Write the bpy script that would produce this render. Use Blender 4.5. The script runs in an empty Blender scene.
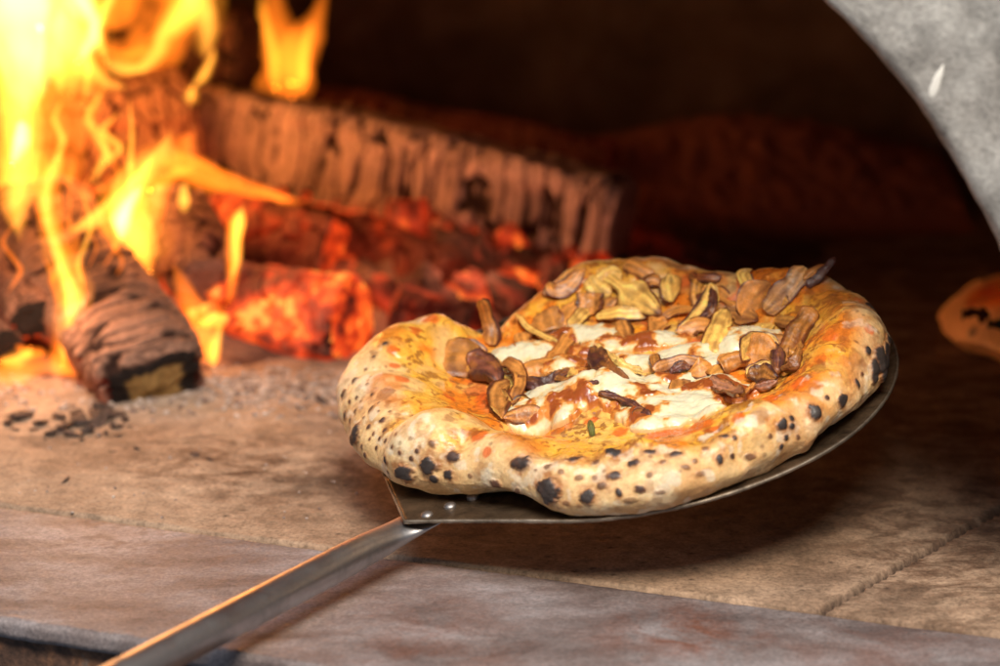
import bpy, math, random
import numpy as np
random.seed(7); rng = np.random.RandomState(11)
sc = bpy.context.scene
COL = sc.collection

# ------------------------------------------------------------------ camera
FPX = 2500.0                      # focal length in pixels of the 1000 px wide photograph
PITCH = math.radians(16)
FW = np.array([0, math.cos(PITCH), -math.sin(PITCH)])
UP = np.array([0, math.sin(PITCH), math.cos(PITCH)])
RT = np.array([1., 0, 0])
def ray(px, py):
    d = FW + RT*(px-500)/FPX + UP*(333-py)/FPX
    return d/np.linalg.norm(d)
CAM = np.array([0, 0, .065]) - 1.38*ray(615, 395)
cd = bpy.data.cameras.new('camera'); cam = bpy.data.objects.new('camera', cd); COL.objects.link(cam)
cam.location = CAM; cam.rotation_euler = (math.radians(90)-PITCH, 0, 0)
cd.sensor_width = 36; cd.lens = 90; cd.clip_start = .05; cd.clip_end = 50
cd.dof.use_dof = True; cd.dof.focus_distance = 1.31; cd.dof.aperture_fstop = 4.6
sc.camera = cam

# ------------------------------------------------------------------ world, lamps, exposure
w = bpy.data.worlds.new('World'); sc.world = w; w.use_nodes = True
bg = w.node_tree.nodes['Background']; bg.inputs[0].default_value = (.55, .66, .85, 1); bg.inputs[1].default_value = .22
sc.view_settings.view_transform = 'Standard'; sc.view_settings.look = 'None'
sc.view_settings.exposure = 0; sc.view_settings.gamma = 1
def area(name, loc, target, size, power, col):
    l = bpy.data.lights.new(name, 'AREA'); l.shape = 'DISK'; l.size = size; l.energy = power; l.color = col
    o = bpy.data.objects.new(name, l); COL.objects.link(o); o.location = loc
    import mathutils
    o.rotation_euler = (mathutils.Vector(target)-mathutils.Vector(loc)).to_track_quat('-Z', 'Y').to_euler()
    return o
area('key_light', (.10, -1.20, 1.52), (0, 0, .06), .62, 45, (1, .89, .74))
area('sky_light', (-.3, -.95, 2.1), (0, -.15, 0), 1.3, 21, (.80, .87, 1))
def point(name, loc, r, power, col):
    l = bpy.data.lights.new(name, 'POINT'); l.shadow_soft_size = r; l.energy = power; l.color = col
    o = bpy.data.objects.new(name, l); COL.objects.link(o); o.location = loc; return o

# ------------------------------------------------------------------ small maths
def nz(v): return v/np.linalg.norm(v)
def sstep(a, b, x):
    t = np.clip((x-a)/(b-a), 0, 1); return t*t*(3-2*t)
def mix(a, b, t):
    t = np.asarray(t)
    if np.ndim(a) > np.ndim(t) or np.ndim(b) > np.ndim(t) or np.ndim(a) == 1 and t.ndim >= 1: t = t[..., None]
    return np.asarray(a)*(1-t)+np.asarray(b)*t
def _h(ix, iy, iz, s):
    with np.errstate(over='ignore'):
        h = (ix.astype(np.int64)*374761393 + iy.astype(np.int64)*668265263 + iz.astype(np.int64)*2147483647 + s*974711) & 0xffffffff
        h = ((h ^ (h >> 13))*1274126177) & 0xffffffff
        h = ((h ^ (h >> 16))*2246822519) & 0xffffffff
        h = h ^ (h >> 15)
    return (h & 0xffffff)/float(0xffffff)
def vnoise(p, s=0):
    p = np.asarray(p); i = np.floor(p).astype(np.int64); f = p-i; f = f*f*f*(f*(f*6-15)+10)
    r = 0
    for a in (0, 1):
        wa = f[..., 0] if a else 1-f[..., 0]
        for b in (0, 1):
            wb = f[..., 1] if b else 1-f[..., 1]
            for c in (0, 1):
                wc = f[..., 2] if c else 1-f[..., 2]
                r = r + wa*wb*wc*_h(i[..., 0]+a, i[..., 1]+b, i[..., 2]+c, s)
    return r*2-1
def fbm(p, o=3, s=0):
    r = 0; a = 1; t = 0
    for k in range(o):
        r = r+a*vnoise(p*2**k+k*17.3, s+k*7); t += a; a *= .5
    return r/t*1.4
def worley(p, s=0, jit=.9):
    i = np.floor(p).astype(np.int64)
    f1 = np.full(p.shape[:-1], 9.); f2 = f1.copy(); idv = f1*0
    for a in (-1, 0, 1):
        for b in (-1, 0, 1):
            for c in (-1, 0, 1):
                x, y, z = i[..., 0]+a, i[..., 1]+b, i[..., 2]+c
                q = np.stack([x+.5+jit*(_h(x, y, z, s+1)-.5), y+.5+jit*(_h(x, y, z, s+2)-.5), z+.5+jit*(_h(x, y, z, s+3)-.5)], -1)
                d = np.sqrt(((q-p)**2).sum(-1)); m = d < f1
                f2 = np.where(m, f1, np.minimum(f2, d)); idv = np.where(m, _h(x, y, z, s+9), idv); f1 = np.where(m, d, f1)
    return f1, f2, idv

# ------------------------------------------------------------------ object helpers
def fast_mesh(name, V, F, mat=None, parent=None, attrs=None, smooth=True):
    V = np.asarray(V, np.float32).reshape(-1, 3); F = [np.asarray(f, np.int32) for f in (F if isinstance(F, list) else [F]) if len(f)]
    me = bpy.data.meshes.new(name)
    me.vertices.add(len(V)); me.vertices.foreach_set('co', V.ravel())
    nl = sum(f.size for f in F); npoly = sum(len(f) for f in F)
    me.loops.add(nl); me.polygons.add(npoly)
    me.loops.foreach_set('vertex_index', np.concatenate([f.ravel() for f in F]))
    tot = np.concatenate([np.full(len(f), f.shape[1], np.int32) for f in F])
    st = np.concatenate([[0], np.cumsum(tot)[:-1]]).astype(np.int32)
    me.polygons.foreach_set('loop_start', st); me.polygons.foreach_set('loop_total', tot)
    me.polygons.foreach_set('use_smooth', np.full(npoly, smooth))
    me.update(calc_edges=True); me.validate()
    for k, a in (attrs or {}).items():
        a = np.asarray(a, np.float32)
        if a.ndim >= 2 and a.shape[-1] == 3:
            a = a.reshape(-1, 3); at = me.attributes.new(k, 'FLOAT_COLOR', 'POINT')
            at.data.foreach_set('color', np.c_[a, np.ones(len(a))].astype(np.float32).ravel())
        else:
            at = me.attributes.new(k, 'FLOAT', 'POINT'); at.data.foreach_set('value', a.ravel())
    if mat: me.materials.append(mat)
    o = bpy.data.objects.new(name, me); COL.objects.link(o)
    if parent is not None: attach(o, parent)
    return o
def attach(o, parent):
    o.parent = parent
    o.matrix_parent_inverse = parent_world(parent).inverted()
def parent_world(p):
    m = p.matrix_basis
    if p.parent: m = parent_world(p.parent) @ p.matrix_parent_inverse @ m
    return m
def grid_faces(n, m, cu=False, cv=False, off=0):
    a = np.arange(n if cu else n-1); b = np.arange(m if cv else m-1)
    A, B = np.meshgrid(a, b, indexing='ij'); A2 = (A+1) % n; B2 = (B+1) % m
    return np.stack([A*m+B, A2*m+B, A2*m+B2, A*m+B2], -1).reshape(-1, 4)+off
def tag(o, label=None, cat=None, group=None, kind=None):
    if label: o['label'] = label
    if cat: o['category'] = cat
    if group: o['group'] = group
    if kind: o['kind'] = kind
    return o
def empty(name, loc=(0, 0, 0)):
    o = bpy.data.objects.new(name, None); o.empty_display_size = .02; COL.objects.link(o); o.location = [float(c) for c in loc]; return o
def gnormals(P, cu=False, cv=False):
    def g(a, ax, c):
        return (np.roll(a, -1, ax)-np.roll(a, 1, ax)) if c else np.gradient(a, axis=ax)
    n = np.cross(g(P, 0, cu), g(P, 1, cv)); l = np.linalg.norm(n, axis=-1, keepdims=True)
    return n/np.maximum(l, 1e-12)

# ------------------------------------------------------------------ materials
def mat_new(name):
    m = bpy.data.materials.new(name); m.use_nodes = True; nt = m.node_tree
    return m, nt, nt.nodes['Principled BSDF']
def N(nt, t, **kw):
    n = nt.nodes.new(t)
    for k, v in kw.items():
        if k.startswith('i_'):
            k2 = k[2:]; n.inputs[int(k2) if k2.isdigit() else k2.replace('_', ' ')].default_value = v
        else: setattr(n, k, v)
    return n
def ramp(nt, fac, stops):
    r = nt.nodes.new('ShaderNodeValToRGB'); e = r.color_ramp.elements
    while len(e) < len(stops): e.new(.5)
    for el, (p, c) in zip(e, stops):
        el.position = p; el.color = (*c, 1) if len(c) == 3 else c
    nt.links.new(fac, r.inputs[0]); return r
def noise(nt, scale, detail=4, rough=.6, vec=None, dist=0):
    n = N(nt, 'ShaderNodeTexNoise', i_Scale=scale, i_Detail=detail, i_Roughness=rough, i_Distortion=dist)
    if vec is not None: nt.links.new(vec, n.inputs['Vector'])
    return n
def mixc(nt, fac, a, b, blend='MIX'):
    m = nt.nodes.new('ShaderNodeMix'); m.data_type = 'RGBA'; m.blend_type = blend
    for s, v in ((m.inputs[0], fac), (m.inputs[6], a), (m.inputs[7], b)):
        if hasattr(v, 'links') or isinstance(v, bpy.types.NodeSocket): nt.links.new(v, s)
        elif isinstance(v, (int, float)): s.default_value = v
        else: s.default_value = (*v, 1)
    return m.outputs[2]
def math_n(nt, op, a, b=0., clamp=False):
    m = nt.nodes.new('ShaderNodeMath'); m.operation = op; m.use_clamp = clamp
    for s, v in ((m.inputs[0], a), (m.inputs[1], b)):
        if isinstance(v, bpy.types.NodeSocket): nt.links.new(v, s)
        else: s.default_value = v
    return m.outputs[0]
def attr(nt, name): return N(nt, 'ShaderNodeAttribute', attribute_name=name)
def bump(nt, bsdf, h, strength, dist):
    b = N(nt, 'ShaderNodeBump', i_Strength=strength, i_Distance=dist); nt.links.new(h, b.inputs['Height']); nt.links.new(b.outputs[0], bsdf.inputs['Normal'])

def vcol_mat(name, rough=.6, sss=0., coat=0., nscale=900, nbump=.3, bd=.0006, var=.2, wet=False, spec=.5):
    m, nt, b = mat_new(name)
    tc = N(nt, 'ShaderNodeTexCoord'); a = attr(nt, 'Col')
    n1 = noise(nt, nscale, 4, .65, tc.outputs['Object'])
    r = ramp(nt, n1.outputs[0], [(.3, (1-var,)*3), (.7, (1+var*.6,)*3)])
    nt.links.new(mixc(nt, 1., a.outputs['Color'], r.outputs[0], 'MULTIPLY'), b.inputs['Base Color'])
    bump(nt, b, n1.outputs[0], nbump, bd)
    b.inputs['Roughness'].default_value = rough; b.inputs['Specular IOR Level'].default_value = spec
    if wet:
        wa = attr(nt, 'wet')
        rr = math_n(nt, 'MULTIPLY_ADD', wa.outputs['Fac'], -.42); rr.node.inputs[2].default_value = rough
        nt.links.new(rr, b.inputs['Roughness'])
    if sss:
        b.inputs['Subsurface Weight'].default_value = sss; b.inputs['Subsurface Radius'].default_value = (1, .5, .25); b.inputs['Subsurface Scale'].default_value = .003
    if coat: b.inputs['Coat Weight'].default_value = coat; b.inputs['Coat Roughness'].default_value = .22
    return m
M_crust = vcol_mat('baked_dough', .60, .15, .10, 700, .35, .0008, .16, True)
M_cheese = vcol_mat('molten_cheese', .26, .22, .45, 500, .3, .0008, .08)
M_mush = vcol_mat('roasted_mushroom', .40, .08, .12, 900, .45, .0007, .28)
M_leaf = vcol_mat('wilted_leaf', .5, 0, 0, 800, .3, .0005, .2)

def wood_mat(name, glow_strength):
    m, nt, b = mat_new(name); tc = N(nt, 'ShaderNodeTexCoord')
    a = attr(nt, 'Col'); g = attr(nt, 'glow')
    n1 = noise(nt, 260, 5, .7, tc.outputs['Object'])
    r = ramp(nt, n1.outputs[0], [(.3, (.6,)*3), (.7, (1.25,)*3)])
    nt.links.new(mixc(nt, 1., a.outputs['Color'], r.outputs[0], 'MULTIPLY'), b.inputs['Base Color'])
    b.inputs['Roughness'].default_value = .92; b.inputs['Specular IOR Level'].default_value = .15
    bump(nt, b, n1.outputs[0], .6, .002)
    n2 = noise(nt, 90, 4, .6, tc.outputs['Object'])
    gg = math_n(nt, 'MULTIPLY', g.outputs['Fac'], math_n(nt, 'MULTIPLY_ADD', n2.outputs[0], 1.9, False))
    gg.node.inputs[1].links[0].from_node.inputs[2].default_value = .05
    er = ramp(nt, gg, [(0, (0, 0, 0)), (.3, (.05, .002, .0005)), (.6, (.58, .034, .004)), (.85, (.95, .13, .014)), (1, (1, .40, .06))])
    nt.links.new(er.outputs[0], b.inputs['Emission Color']); b.inputs['Emission Strength'].default_value = glow_strength
    return m
M_wood = wood_mat('charred_wood', 1.3)
def coal_mat():
    m, nt, b = mat_new('glowing_coal'); tc = N(nt, 'ShaderNodeTexCoord'); oi = N(nt, 'ShaderNodeObjectInfo')
    n1 = noise(nt, 110, 4, .65, tc.outputs['Object'])
    nt.links.new(ramp(nt, n1.outputs[0], [(.35, (.02, .010, .008)), (.65, (.13, .06, .045))]).outputs[0], b.inputs['Base Color'])
    b.inputs['Roughness'].default_value = .95
    bump(nt, b, n1.outputs[0], .6, .003)
    n2 = noise(nt, 70, 3, .6, tc.outputs['Object'])
    k = math_n(nt, 'ADD', n2.outputs[0], math_n(nt, 'MULTIPLY', oi.outputs['Random'], .36))
    er = ramp(nt, k, [(.56, (.006, 0, 0)), (.70, (.13, .005, .001)), (.84, (.55, .03, .005)), (.95, (1, .16, .015)), (1, (1, .42, .06))])
    nt.links.new(er.outputs[0], b.inputs['Emission Color']); b.inputs['Emission Strength'].default_value = 1.0
    return m
M_coal = coal_mat()
FLC = {'A': ((1, .30, .02), 1.2), 'O': ((1, .20, .012), 1.15), 'Y': ((1, .40, .045), 1.5), 'W': ((1, .64, .20), 2.1)}
def flame_mat(kind, thick, gain=1.):
    col, peak = FLC[kind]
    m = bpy.data.materials.new({'A': 'amber_flame', 'O': 'orange_flame', 'Y': 'yellow_flame', 'W': 'white_hot_flame'}[kind]); m.use_nodes = True; nt = m.node_tree
    nt.nodes.remove(nt.nodes['Principled BSDF']); out = nt.nodes['Material Output']
    e = N(nt, 'ShaderNodeEmission'); e.inputs[0].default_value = (*col, 1); e.inputs[1].default_value = gain*peak/thick
    nt.links.new(e.outputs[0], out.inputs['Volume']); return m

# ------------------------------------------------------------------ the oven: floor, ledge, dome, arch
def on_z(px, py, z=0.):
    d = ray(px, py); return CAM+d*((z-CAM[2])/d[2])
def on_y(px, py, y):
    d = ray(px, py); return CAM+d*((y-CAM[1])/d[1])
SEAM0 = on_z(0, 505); SEAM1 = on_z(1000, 635)
U = nz(SEAM1-SEAM0); BK = np.array([-U[1], U[0], 0.])   # along the seam, and into the oven
def ov(u, v, z=0.): return SEAM0+U*u+BK*v+np.array([0, 0, 1.])*z   # oven coordinates

def floor_mat():
    m, nt, b = mat_new('fired_floor_stone'); tc = N(nt, 'ShaderNodeTexCoord'); O = tc.outputs['Object']
    big = noise(nt, 9, 5, .62, O, .3)
    mp = N(nt, 'ShaderNodeMapping'); mp.inputs['Scale'].default_value = (1, 1.7, 1); mp.inputs['Rotation'].default_value = (0, 0, .34); nt.links.new(O, mp.inputs[0])
    med = noise(nt, 26, 7, .72, mp.outputs[0], .5); fine = noise(nt, 420, 5, .75, O); mid2 = noise(nt, 75, 6, .75, O)
    c = ramp(nt, big.outputs[0], [(.3, (.33, .205, .13)), (.7, (.50, .345, .235))]).outputs[0]
    dk = ramp(nt, med.outputs[0], [(.44, (1, 1, 1)), (.57, (.42, .36, .33)), (.70, (.16, .13, .12))]).outputs[0]
    c = mixc(nt, attr(nt, 'burn_shade').outputs['Fac'], c, mixc(nt, 1., c, dk, 'MULTIPLY'))
    c = mixc(nt, attr(nt, 'soot_shade').outputs['Fac'], c, (.05, .03, .022))
    c = mixc(nt, attr(nt, 'ashy').outputs['Fac'], c, (.52, .40, .33))
    c = mixc(nt, 1., c, ramp(nt, fine.outputs[0], [(.32, (.55,)*3), (.5, (1,)*3), (.68, (1.3,)*3)]).outputs[0], 'MULTIPLY')
    c = mixc(nt, 1., c, ramp(nt, mid2.outputs[0], [(.34, (.62,)*3), (.6, (1.08,)*3)]).outputs[0], 'MULTIPLY')
    nt.links.new(c, b.inputs['Base Color']); b.inputs['Roughness'].default_value = .8; b.inputs['Specular IOR Level'].default_value = .25
    bump(nt, b, math_n(nt, 'ADD', fine.outputs[0], mid2.outputs[0]), .35, .0008)
    return m
nx, ny = 520, 440
uu, vv = np.meshgrid(np.linspace(-.35, .95, nx), np.r_[np.linspace(.0012, .30, 300), np.linspace(.304, 1.2, 140)], indexing='ij')
P = SEAM0+uu[..., None]*U+vv[..., None]*BK
pj = on_z(830, 605)-SEAM0; uj = float(pj@U)                       # joint between two floor stones
J = [on_z(830, 605), on_z(945, 540)]; jd = nz(J[1]-J[0]); jn = np.array([-jd[1], jd[0], 0])
dj = np.abs((P-J[0])@jn+.0006*vnoise(P*150)); dj2 = np.abs((P-J[0]-.0)@jn-.36); dj3 = np.abs((P-J[0])@jn+.30)
z = -.006*(1-sstep(.0008, .0028, dj))-.003*(1-sstep(.0008, .0022, dj3))+.0008*fbm(P*14, 3, 5)+.00025*vnoise(P*170, 3)
z = z-.003*(1-sstep(0, .004, vv+.0008*vnoise(P*120, 8)))
def gauss(P, c, r): return np.exp(-((P-c)[..., :2]**2).sum(-1)/r**2)
burn_shade = np.clip(.28+.9*gauss(P, on_z(290, 470), .07)+.5*gauss(P, on_z(200, 450), .04)+.75*sstep(-.02, .25, P[..., 0])+.35*fbm(P*12, 3, 2), 0, 1)  # burn stains, plus shade painted over the right side of the floor
soot_shade = np.clip(1.0*(1-sstep(.0012, .0034, dj))+.55*gauss(P, on_z(262, 485), .028)*sstep(-.1, .5, fbm(P*30, 3, 4))
               + .75*gauss(P, on_z(60, 425), .05)*sstep(-.1, .4, fbm(P*35, 3, 6)) + .6*gauss(P, on_z(320, 478), .035)*sstep(-.3, .4, fbm(P*30, 3, 9)), 0, .9)
soot_shade = np.maximum(soot_shade, .34*sstep(-.02, .10, P[..., 0]+.05*fbm(P*16, 4, 16))*(.6+.6*fbm(P*30, 3, 17)))  # not dirt: painted shade that dims the right side of the floor
soot_shade = np.maximum(soot_shade, .6*sstep(.03, .16, vv)*sstep(-.02, .12, P[..., 0]+.03*fbm(P*12, 3, 15)))  # painted shade again, deeper in on the right where daylight falls off
specks = (worley(P*95, 4)[0] < .16)*(vnoise(P*11, 12) > .1)
soot_shade = np.maximum(soot_shade, specks*.75)
ashy = np.clip(gauss(P, on_z(270, 388), .07)*sstep(-.3, .3, fbm(P*45, 3, 21))*.8+.35*gauss(P, on_z(60, 400), .07), 0, 1)
V = P.copy(); V[..., 2] += z; V[:, 0, 2] = -.016
fl = fast_mesh('oven_floor', V, grid_faces(nx, ny), floor_mat(), None, {'burn_shade': burn_shade, 'soot_shade': soot_shade, 'ashy': ashy}); fl['kind'] = 'structure'

def ledge_mat():
    m, nt, b = mat_new('worn_grey_ledge'); tc = N(nt, 'ShaderNodeTexCoord'); O = tc.outputs['Object']
    mp = N(nt, 'ShaderNodeMapping'); mp.inputs['Scale'].default_value = (1, 2.5, 1); mp.inputs['Rotation'].default_value = (0, 0, .34); nt.links.new(O, mp.inputs[0])
    big = noise(nt, 13, 6, .62, mp.outputs[0], .4); fine = noise(nt, 500, 4, .75, O); rust = noise(nt, 30, 6, .7, O, .6)
    c = ramp(nt, big.outputs[0], [(.36, (.11, .084, .080)), (.5, (.185, .152, .147)), (.66, (.28, .245, .245))]).outputs[0]
    ra = math_n(nt, 'MULTIPLY', attr(nt, 'rust').outputs['Fac'], ramp(nt, rust.outputs[0], [(.42, (0,)*3), (.62, (1,)*3)]).outputs[0])
    c = mixc(nt, ra, c, (.16, .05, .022))
    c = mixc(nt, 1., c, ramp(nt, fine.outputs[0], [(.3, (.6,)*3), (.5, (1,)*3), (.72, (1.45,)*3)]).outputs[0], 'MULTIPLY')
    c = mixc(nt, attr(nt, 'soot_shade').outputs['Fac'], c, (.07, .05, .045))
    nt.links.new(c, b.inputs['Base Color']); b.inputs['Roughness'].default_value = .55; b.inputs['Specular IOR Level'].default_value = .45
    bump(nt, b, math_n(nt, 'ADD', fine.outputs[0], big.outputs[0]), .35, .0012)
    return m
E0 = on_z(0, 617); LW = -float((E0-SEAM0)@BK)          # ledge width
nu = 600; us = np.linspace(-.35, .95, nu)
prof = [(-.03, -.02), (0, -.02)]+[(0.0, -.004), (.0008, -.0022)]
vs = np.linspace(.002, LW-.004, 150); prof += [(v, -.0012) for v in vs]
for a in np.linspace(0, math.pi/2, 8)[1:]: prof.append((LW-.004+.004*math.sin(a), -.0012-.004*(1-math.cos(a))))
prof += [(LW, -.008), (LW, -.011), (LW-.004, -.0115)]
prof = np.array(prof)
P = SEAM0+us[:, None, None]*U-prof[None, :, 0, None]*BK+np.array([0, 0, 1.])*prof[None, :, 1, None]
V = P.copy(); V[..., 2] += (.0006*fbm(P*10, 3, 31)+.0002*vnoise(P*200, 7))*(prof[None, :, 0] > .001)
V -= BK*(.0012*fbm(P*45, 3, 33))[..., None]*(prof[None, :, 0] > LW-.006)[..., None]
rust = np.clip(.08+gauss(P, on_z(680, 632), .035)*.8+.35*gauss(P, on_z(900, 660), .06)+.4*gauss(P, on_z(430, 640), .05), 0, 1)
soot_shade = np.clip(.6*(1-sstep(.0, .004, prof[None, :, 0]+0*rust))+.55*gauss(P, on_z(110, 530), .05)*sstep(.1, .6, vnoise(P*260, 2))+.4*gauss(P, on_z(560, 620), .03)*sstep(-.1, .6, fbm(P*60, 3, 3)), 0, 1)
lg = fast_mesh('ledge', V, grid_faces(nu, len(prof))[:, ::-1], ledge_mat(), None, {'rust': rust, 'soot_shade': soot_shade}); lg['kind'] = 'structure'
# rusty plate below the ledge
def rust_mat():
    m, nt, b = mat_new('rusty_plate'); tc = N(nt, 'ShaderNodeTexCoord'); O = tc.outputs['Object']
    n1 = noise(nt, 60, 6, .7, O, .3); n2 = noise(nt, 300, 4, .7, O)
    c = ramp(nt, n1.outputs[0], [(.3, (.05, .03, .022)), (.5, (.13, .065, .04)), (.62, (.26, .12, .06)), (.75, (.20, .16, .13))]).outputs[0]
    c = mixc(nt, 1., c, ramp(nt, n2.outputs[0], [(.3, (.5,)*3), (.7, (1.4,)*3)]).outputs[0], 'MULTIPLY')
    nt.links.new(c, b.inputs['Base Color']); b.inputs['Roughness'].default_value = .8; bump(nt, b, n1.outputs[0], .6, .003); return m
zs = np.linspace(-.0118, -.32, 60); P = SEAM0+us[:, None, None]*U-(LW-.004)*BK+np.array([0, 0, 1.])*zs[None, :, None]
V = P-BK*(.0012*fbm(P*40, 3, 41))[..., None]
ft = fast_mesh('oven_front', V, grid_faces(nu, 60)[:, ::-1], rust_mat()); ft['kind'] = 'structure'

def dome_mat():
    m, nt, b = mat_new('sooty_brick'); tc = N(nt, 'ShaderNodeTexCoord'); O = tc.outputs['Object']
    n1 = noise(nt, 12, 6, .65, O, .3); n2 = noise(nt, 60, 4, .7, O)
    c = ramp(nt, n1.outputs[0], [(.3, (.07, .05, .038)), (.55, (.15, .11, .085)), (.75, (.24, .18, .145))]).outputs[0]
    nt.links.new(c, b.inputs['Base Color']); b.inputs['Roughness'].default_value = .95; b.inputs['Specular IOR Level'].default_value = .1
    bump(nt, b, math_n(nt, 'ADD', n1.outputs[0], n2.outputs[0]), .5, .006); return m
def stone_mat():
    m, nt, b = mat_new('grey_arch_render'); tc = N(nt, 'ShaderNodeTexCoord'); O = tc.outputs['Object']
    n1 = noise(nt, 14, 7, .68, O, .2); n2 = noise(nt, 330, 5, .8, O)
    n3 = noise(nt, 55, 5, .7, O, .4)
    c = ramp(nt, n1.outputs[0], [(.34, (.17, .155, .14)), (.5, (.29, .272, .25)), (.66, (.40, .385, .36))]).outputs[0]
    c = mixc(nt, 1., c, ramp(nt, n3.outputs[0], [(.34, (.60,)*3), (.62, (1.15,)*3)]).outputs[0], 'MULTIPLY')
    c = mixc(nt, 1., c, ramp(nt, n2.outputs[0], [(.3, (.65,)*3), (.5, (1,)*3), (.7, (1.3,)*3)]).outputs[0], 'MULTIPLY')
    nt.links.new(c, b.inputs['Base Color']); b.inputs['Roughness'].default_value = .85; bump(nt, b, math_n(nt, 'ADD', n2.outputs[0], n3.outputs[0]), .5, .002); return m
AU, AZ, AR = .2123, .0254, .3697
oven = empty('pizza_oven', ov(AU, .1))
tag(oven, 'grey stone arch and dark sooty vault of the oven around the fire', 'oven')
# arch: front face, rounded lip, soffit, back face
na = 240; ang = np.linspace(-.14, math.pi+.14, na)
sec = [(.42, 0.), (.42, .0)]
rad = np.r_[np.linspace(.62, AR+.009, 60), AR+.009-.009*np.sin(np.linspace(0, math.pi/2, 10)[1:]), np.full(14, AR), np.linspace(AR, .62, 10)]
dep = np.r_[np.zeros(60), .009-.009*np.cos(np.linspace(0, math.pi/2, 10)[1:]), np.linspace(.011, .028, 14), np.full(10, .028)]
A2, K = np.meshgrid(ang, np.arange(len(rad)), indexing='ij')
R2 = rad[K]; D2 = dep[K]+.004
P = SEAM0+U*(AU+np.cos(A2)*R2)[..., None]+BK*D2[..., None]+np.array([0, 0, 1.])*(AZ+np.sin(A2)*R2)[..., None]
d = .0007*fbm(P*22, 3, 51)+.0006*fbm(P*120, 3, 5)
rdir = U*np.cos(A2)[..., None]+np.array([0, 0, 1.])*np.sin(A2)[..., None]
V = P+rdir*(d*(np.abs(R2-AR) < .02))[..., None]-BK*(d*(D2 < .006))[..., None]
arch = fast_mesh('arch', V, grid_faces(na, len(rad)), stone_mat(), oven)
# dome
nd, me_ = 130, 120
tv = np.linspace(0, 1, me_); dv_ = .030+tv**1.3*1.03
def vr(d): return AR+.004+.20*sstep(.02, .40, d)
rv_ = np.where(dv_ < .5, vr(dv_), vr(.5)*np.sqrt(np.clip(1-((dv_-.5)/.56)**2, 0, 1)))
hv_ = np.where(dv_ < .5, AR+.004+.05*sstep(.02, .4, dv_), (AR+.054)*np.sqrt(np.clip(1-((dv_-.5)/.56)**2, 0, 1)))
th, dd_ = np.meshgrid(np.linspace(-.16, math.pi+.16, nd), np.arange(me_), indexing='ij')
P = SEAM0+U*(AU+np.cos(np.clip(th, 0, math.pi))*rv_[dd_])[..., None]+BK*dv_[dd_][..., None]+np.array([0, 0, 1.])*(AZ+np.where((th < 0) | (th > math.pi), -.07*np.minimum(1, np.abs(np.where(th < 0, th, th-math.pi))/.16), np.sin(th)*hv_[dd_]))[..., None]
nn_ = gnormals(P); V = P+nn_*(.010*fbm(P*7, 4, 61)*sstep(0, .1, dv_[dd_]-.03))[..., None]
dome = fast_mesh('dome', V, grid_faces(nd, me_), dome_mat(), oven)
# white drip mark on the arch face
def arch_pt(px, py, off=.004):
    d = ray(px, py); o = SEAM0+BK*(.004-off); t = ((o-CAM)@BK)/(d@BK); return CAM+d*t

M_drip = mat_new('dried_white_drip'); M_drip[2].inputs['Base Color'].default_value = (.75, .72, .66, 1); M_drip = M_drip[0]
c = arch_pt(937, 81, .0002); t, p = np.meshgrid(np.linspace(0, math.pi, 16), np.linspace(0, 2*math.pi, 20, endpoint=False), indexing='ij')
ud = nz(np.array([0, 0, 1.])+U*.30); sdv = np.cross(ud, BK)
G = np.stack([np.sin(t)*np.cos(p), np.sin(t)*np.sin(p), np.cos(t)], -1)
Vd = c+sdv*(G[..., :1]*.0022*(1-.35*G[..., 2:]))+BK*(G[..., 1:2]*.0008)+ud*(G[..., 2:]*.0085); Vd = Vd+.0006*vnoise(Vd*300, 2)[..., None]*sdv
fast_mesh('white_drip', Vd, grid_faces(16, 20, cv=True), M_drip, oven)

# ------------------------------------------------------------------ pizza frame
v0 = ray(632, 391); BC = CAM+1.38*v0
rt2 = nz(np.cross(v0, [0, 0, 1])); up2 = np.cross(rt2, v0)
e_, r_ = math.radians(25), math.radians(11)
PN = nz(-v0*math.sin(e_)+math.cos(e_)*(up2*math.cos(r_)-rt2*math.sin(r_)))
PX = nz(rt2-PN*(rt2@PN)); PY = np.cross(PN, PX)
def on_plane(px, py, h=0.):
    d = ray(px, py); o = BC+PN*h; t = ((o-CAM)@PN)/(d@PN); return CAM+d*t
def loc2(p): q = p-BC; return np.array([q@PX, q@PY])
def project(P):
    q = P-CAM; z = q@FW; return 500+FPX*(q@RT)/z, 333-FPX*(q@UP)/z, np.linalg.norm(q, axis=-1)

# ------------------------------------------------------------------ peel
def steel_mat(name, c0, c1, rough, soot_shade=0.):
    m, nt, b = mat_new(name); tc = N(nt, 'ShaderNodeTexCoord'); O = tc.outputs['Object']
    n1 = noise(nt, 45, 6, .7, O, .5); n2 = noise(nt, 700, 3, .7, O)
    c = ramp(nt, n1.outputs[0], [(.35, c0), (.65, c1)]).outputs[0]
    nt.links.new(c, b.inputs['Base Color']); b.inputs['Metallic'].default_value = 1-soot_shade
    nt.links.new(ramp(nt, n1.outputs[0], [(.3, (rough+.18,)*3), (.7, (rough,)*3)]).outputs[0], b.inputs['Roughness'])
    bump(nt, b, n2.outputs[0], .25, .0004); return m
M_blade = steel_mat('burnt_steel', (.05, .032, .02), (.25, .17, .105), .34, .2)
M_handle = steel_mat('brushed_steel', (.40, .385, .38), (.62, .60, .61), .30)
M_edge = steel_mat('scraped_steel', (.13, .10, .075), (.50, .42, .33), .5)
M_rivet = steel_mat('rivet_steel', (.25, .22, .20), (.48, .45, .43), .42)
peel = empty('pizza_peel', on_plane(405, 522)); tag(peel, 'round dark steel peel with long tube handle held under the pizza', 'pizza peel')
BR = .1455
cor = loc2(on_plane(405, 522)); cd_ = np.linalg.norm(cor); ca = math.atan2(cor[1], cor[0]); ta = math.acos(BR/cd_)
out = [cor+nz(-cor)*0]
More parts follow.
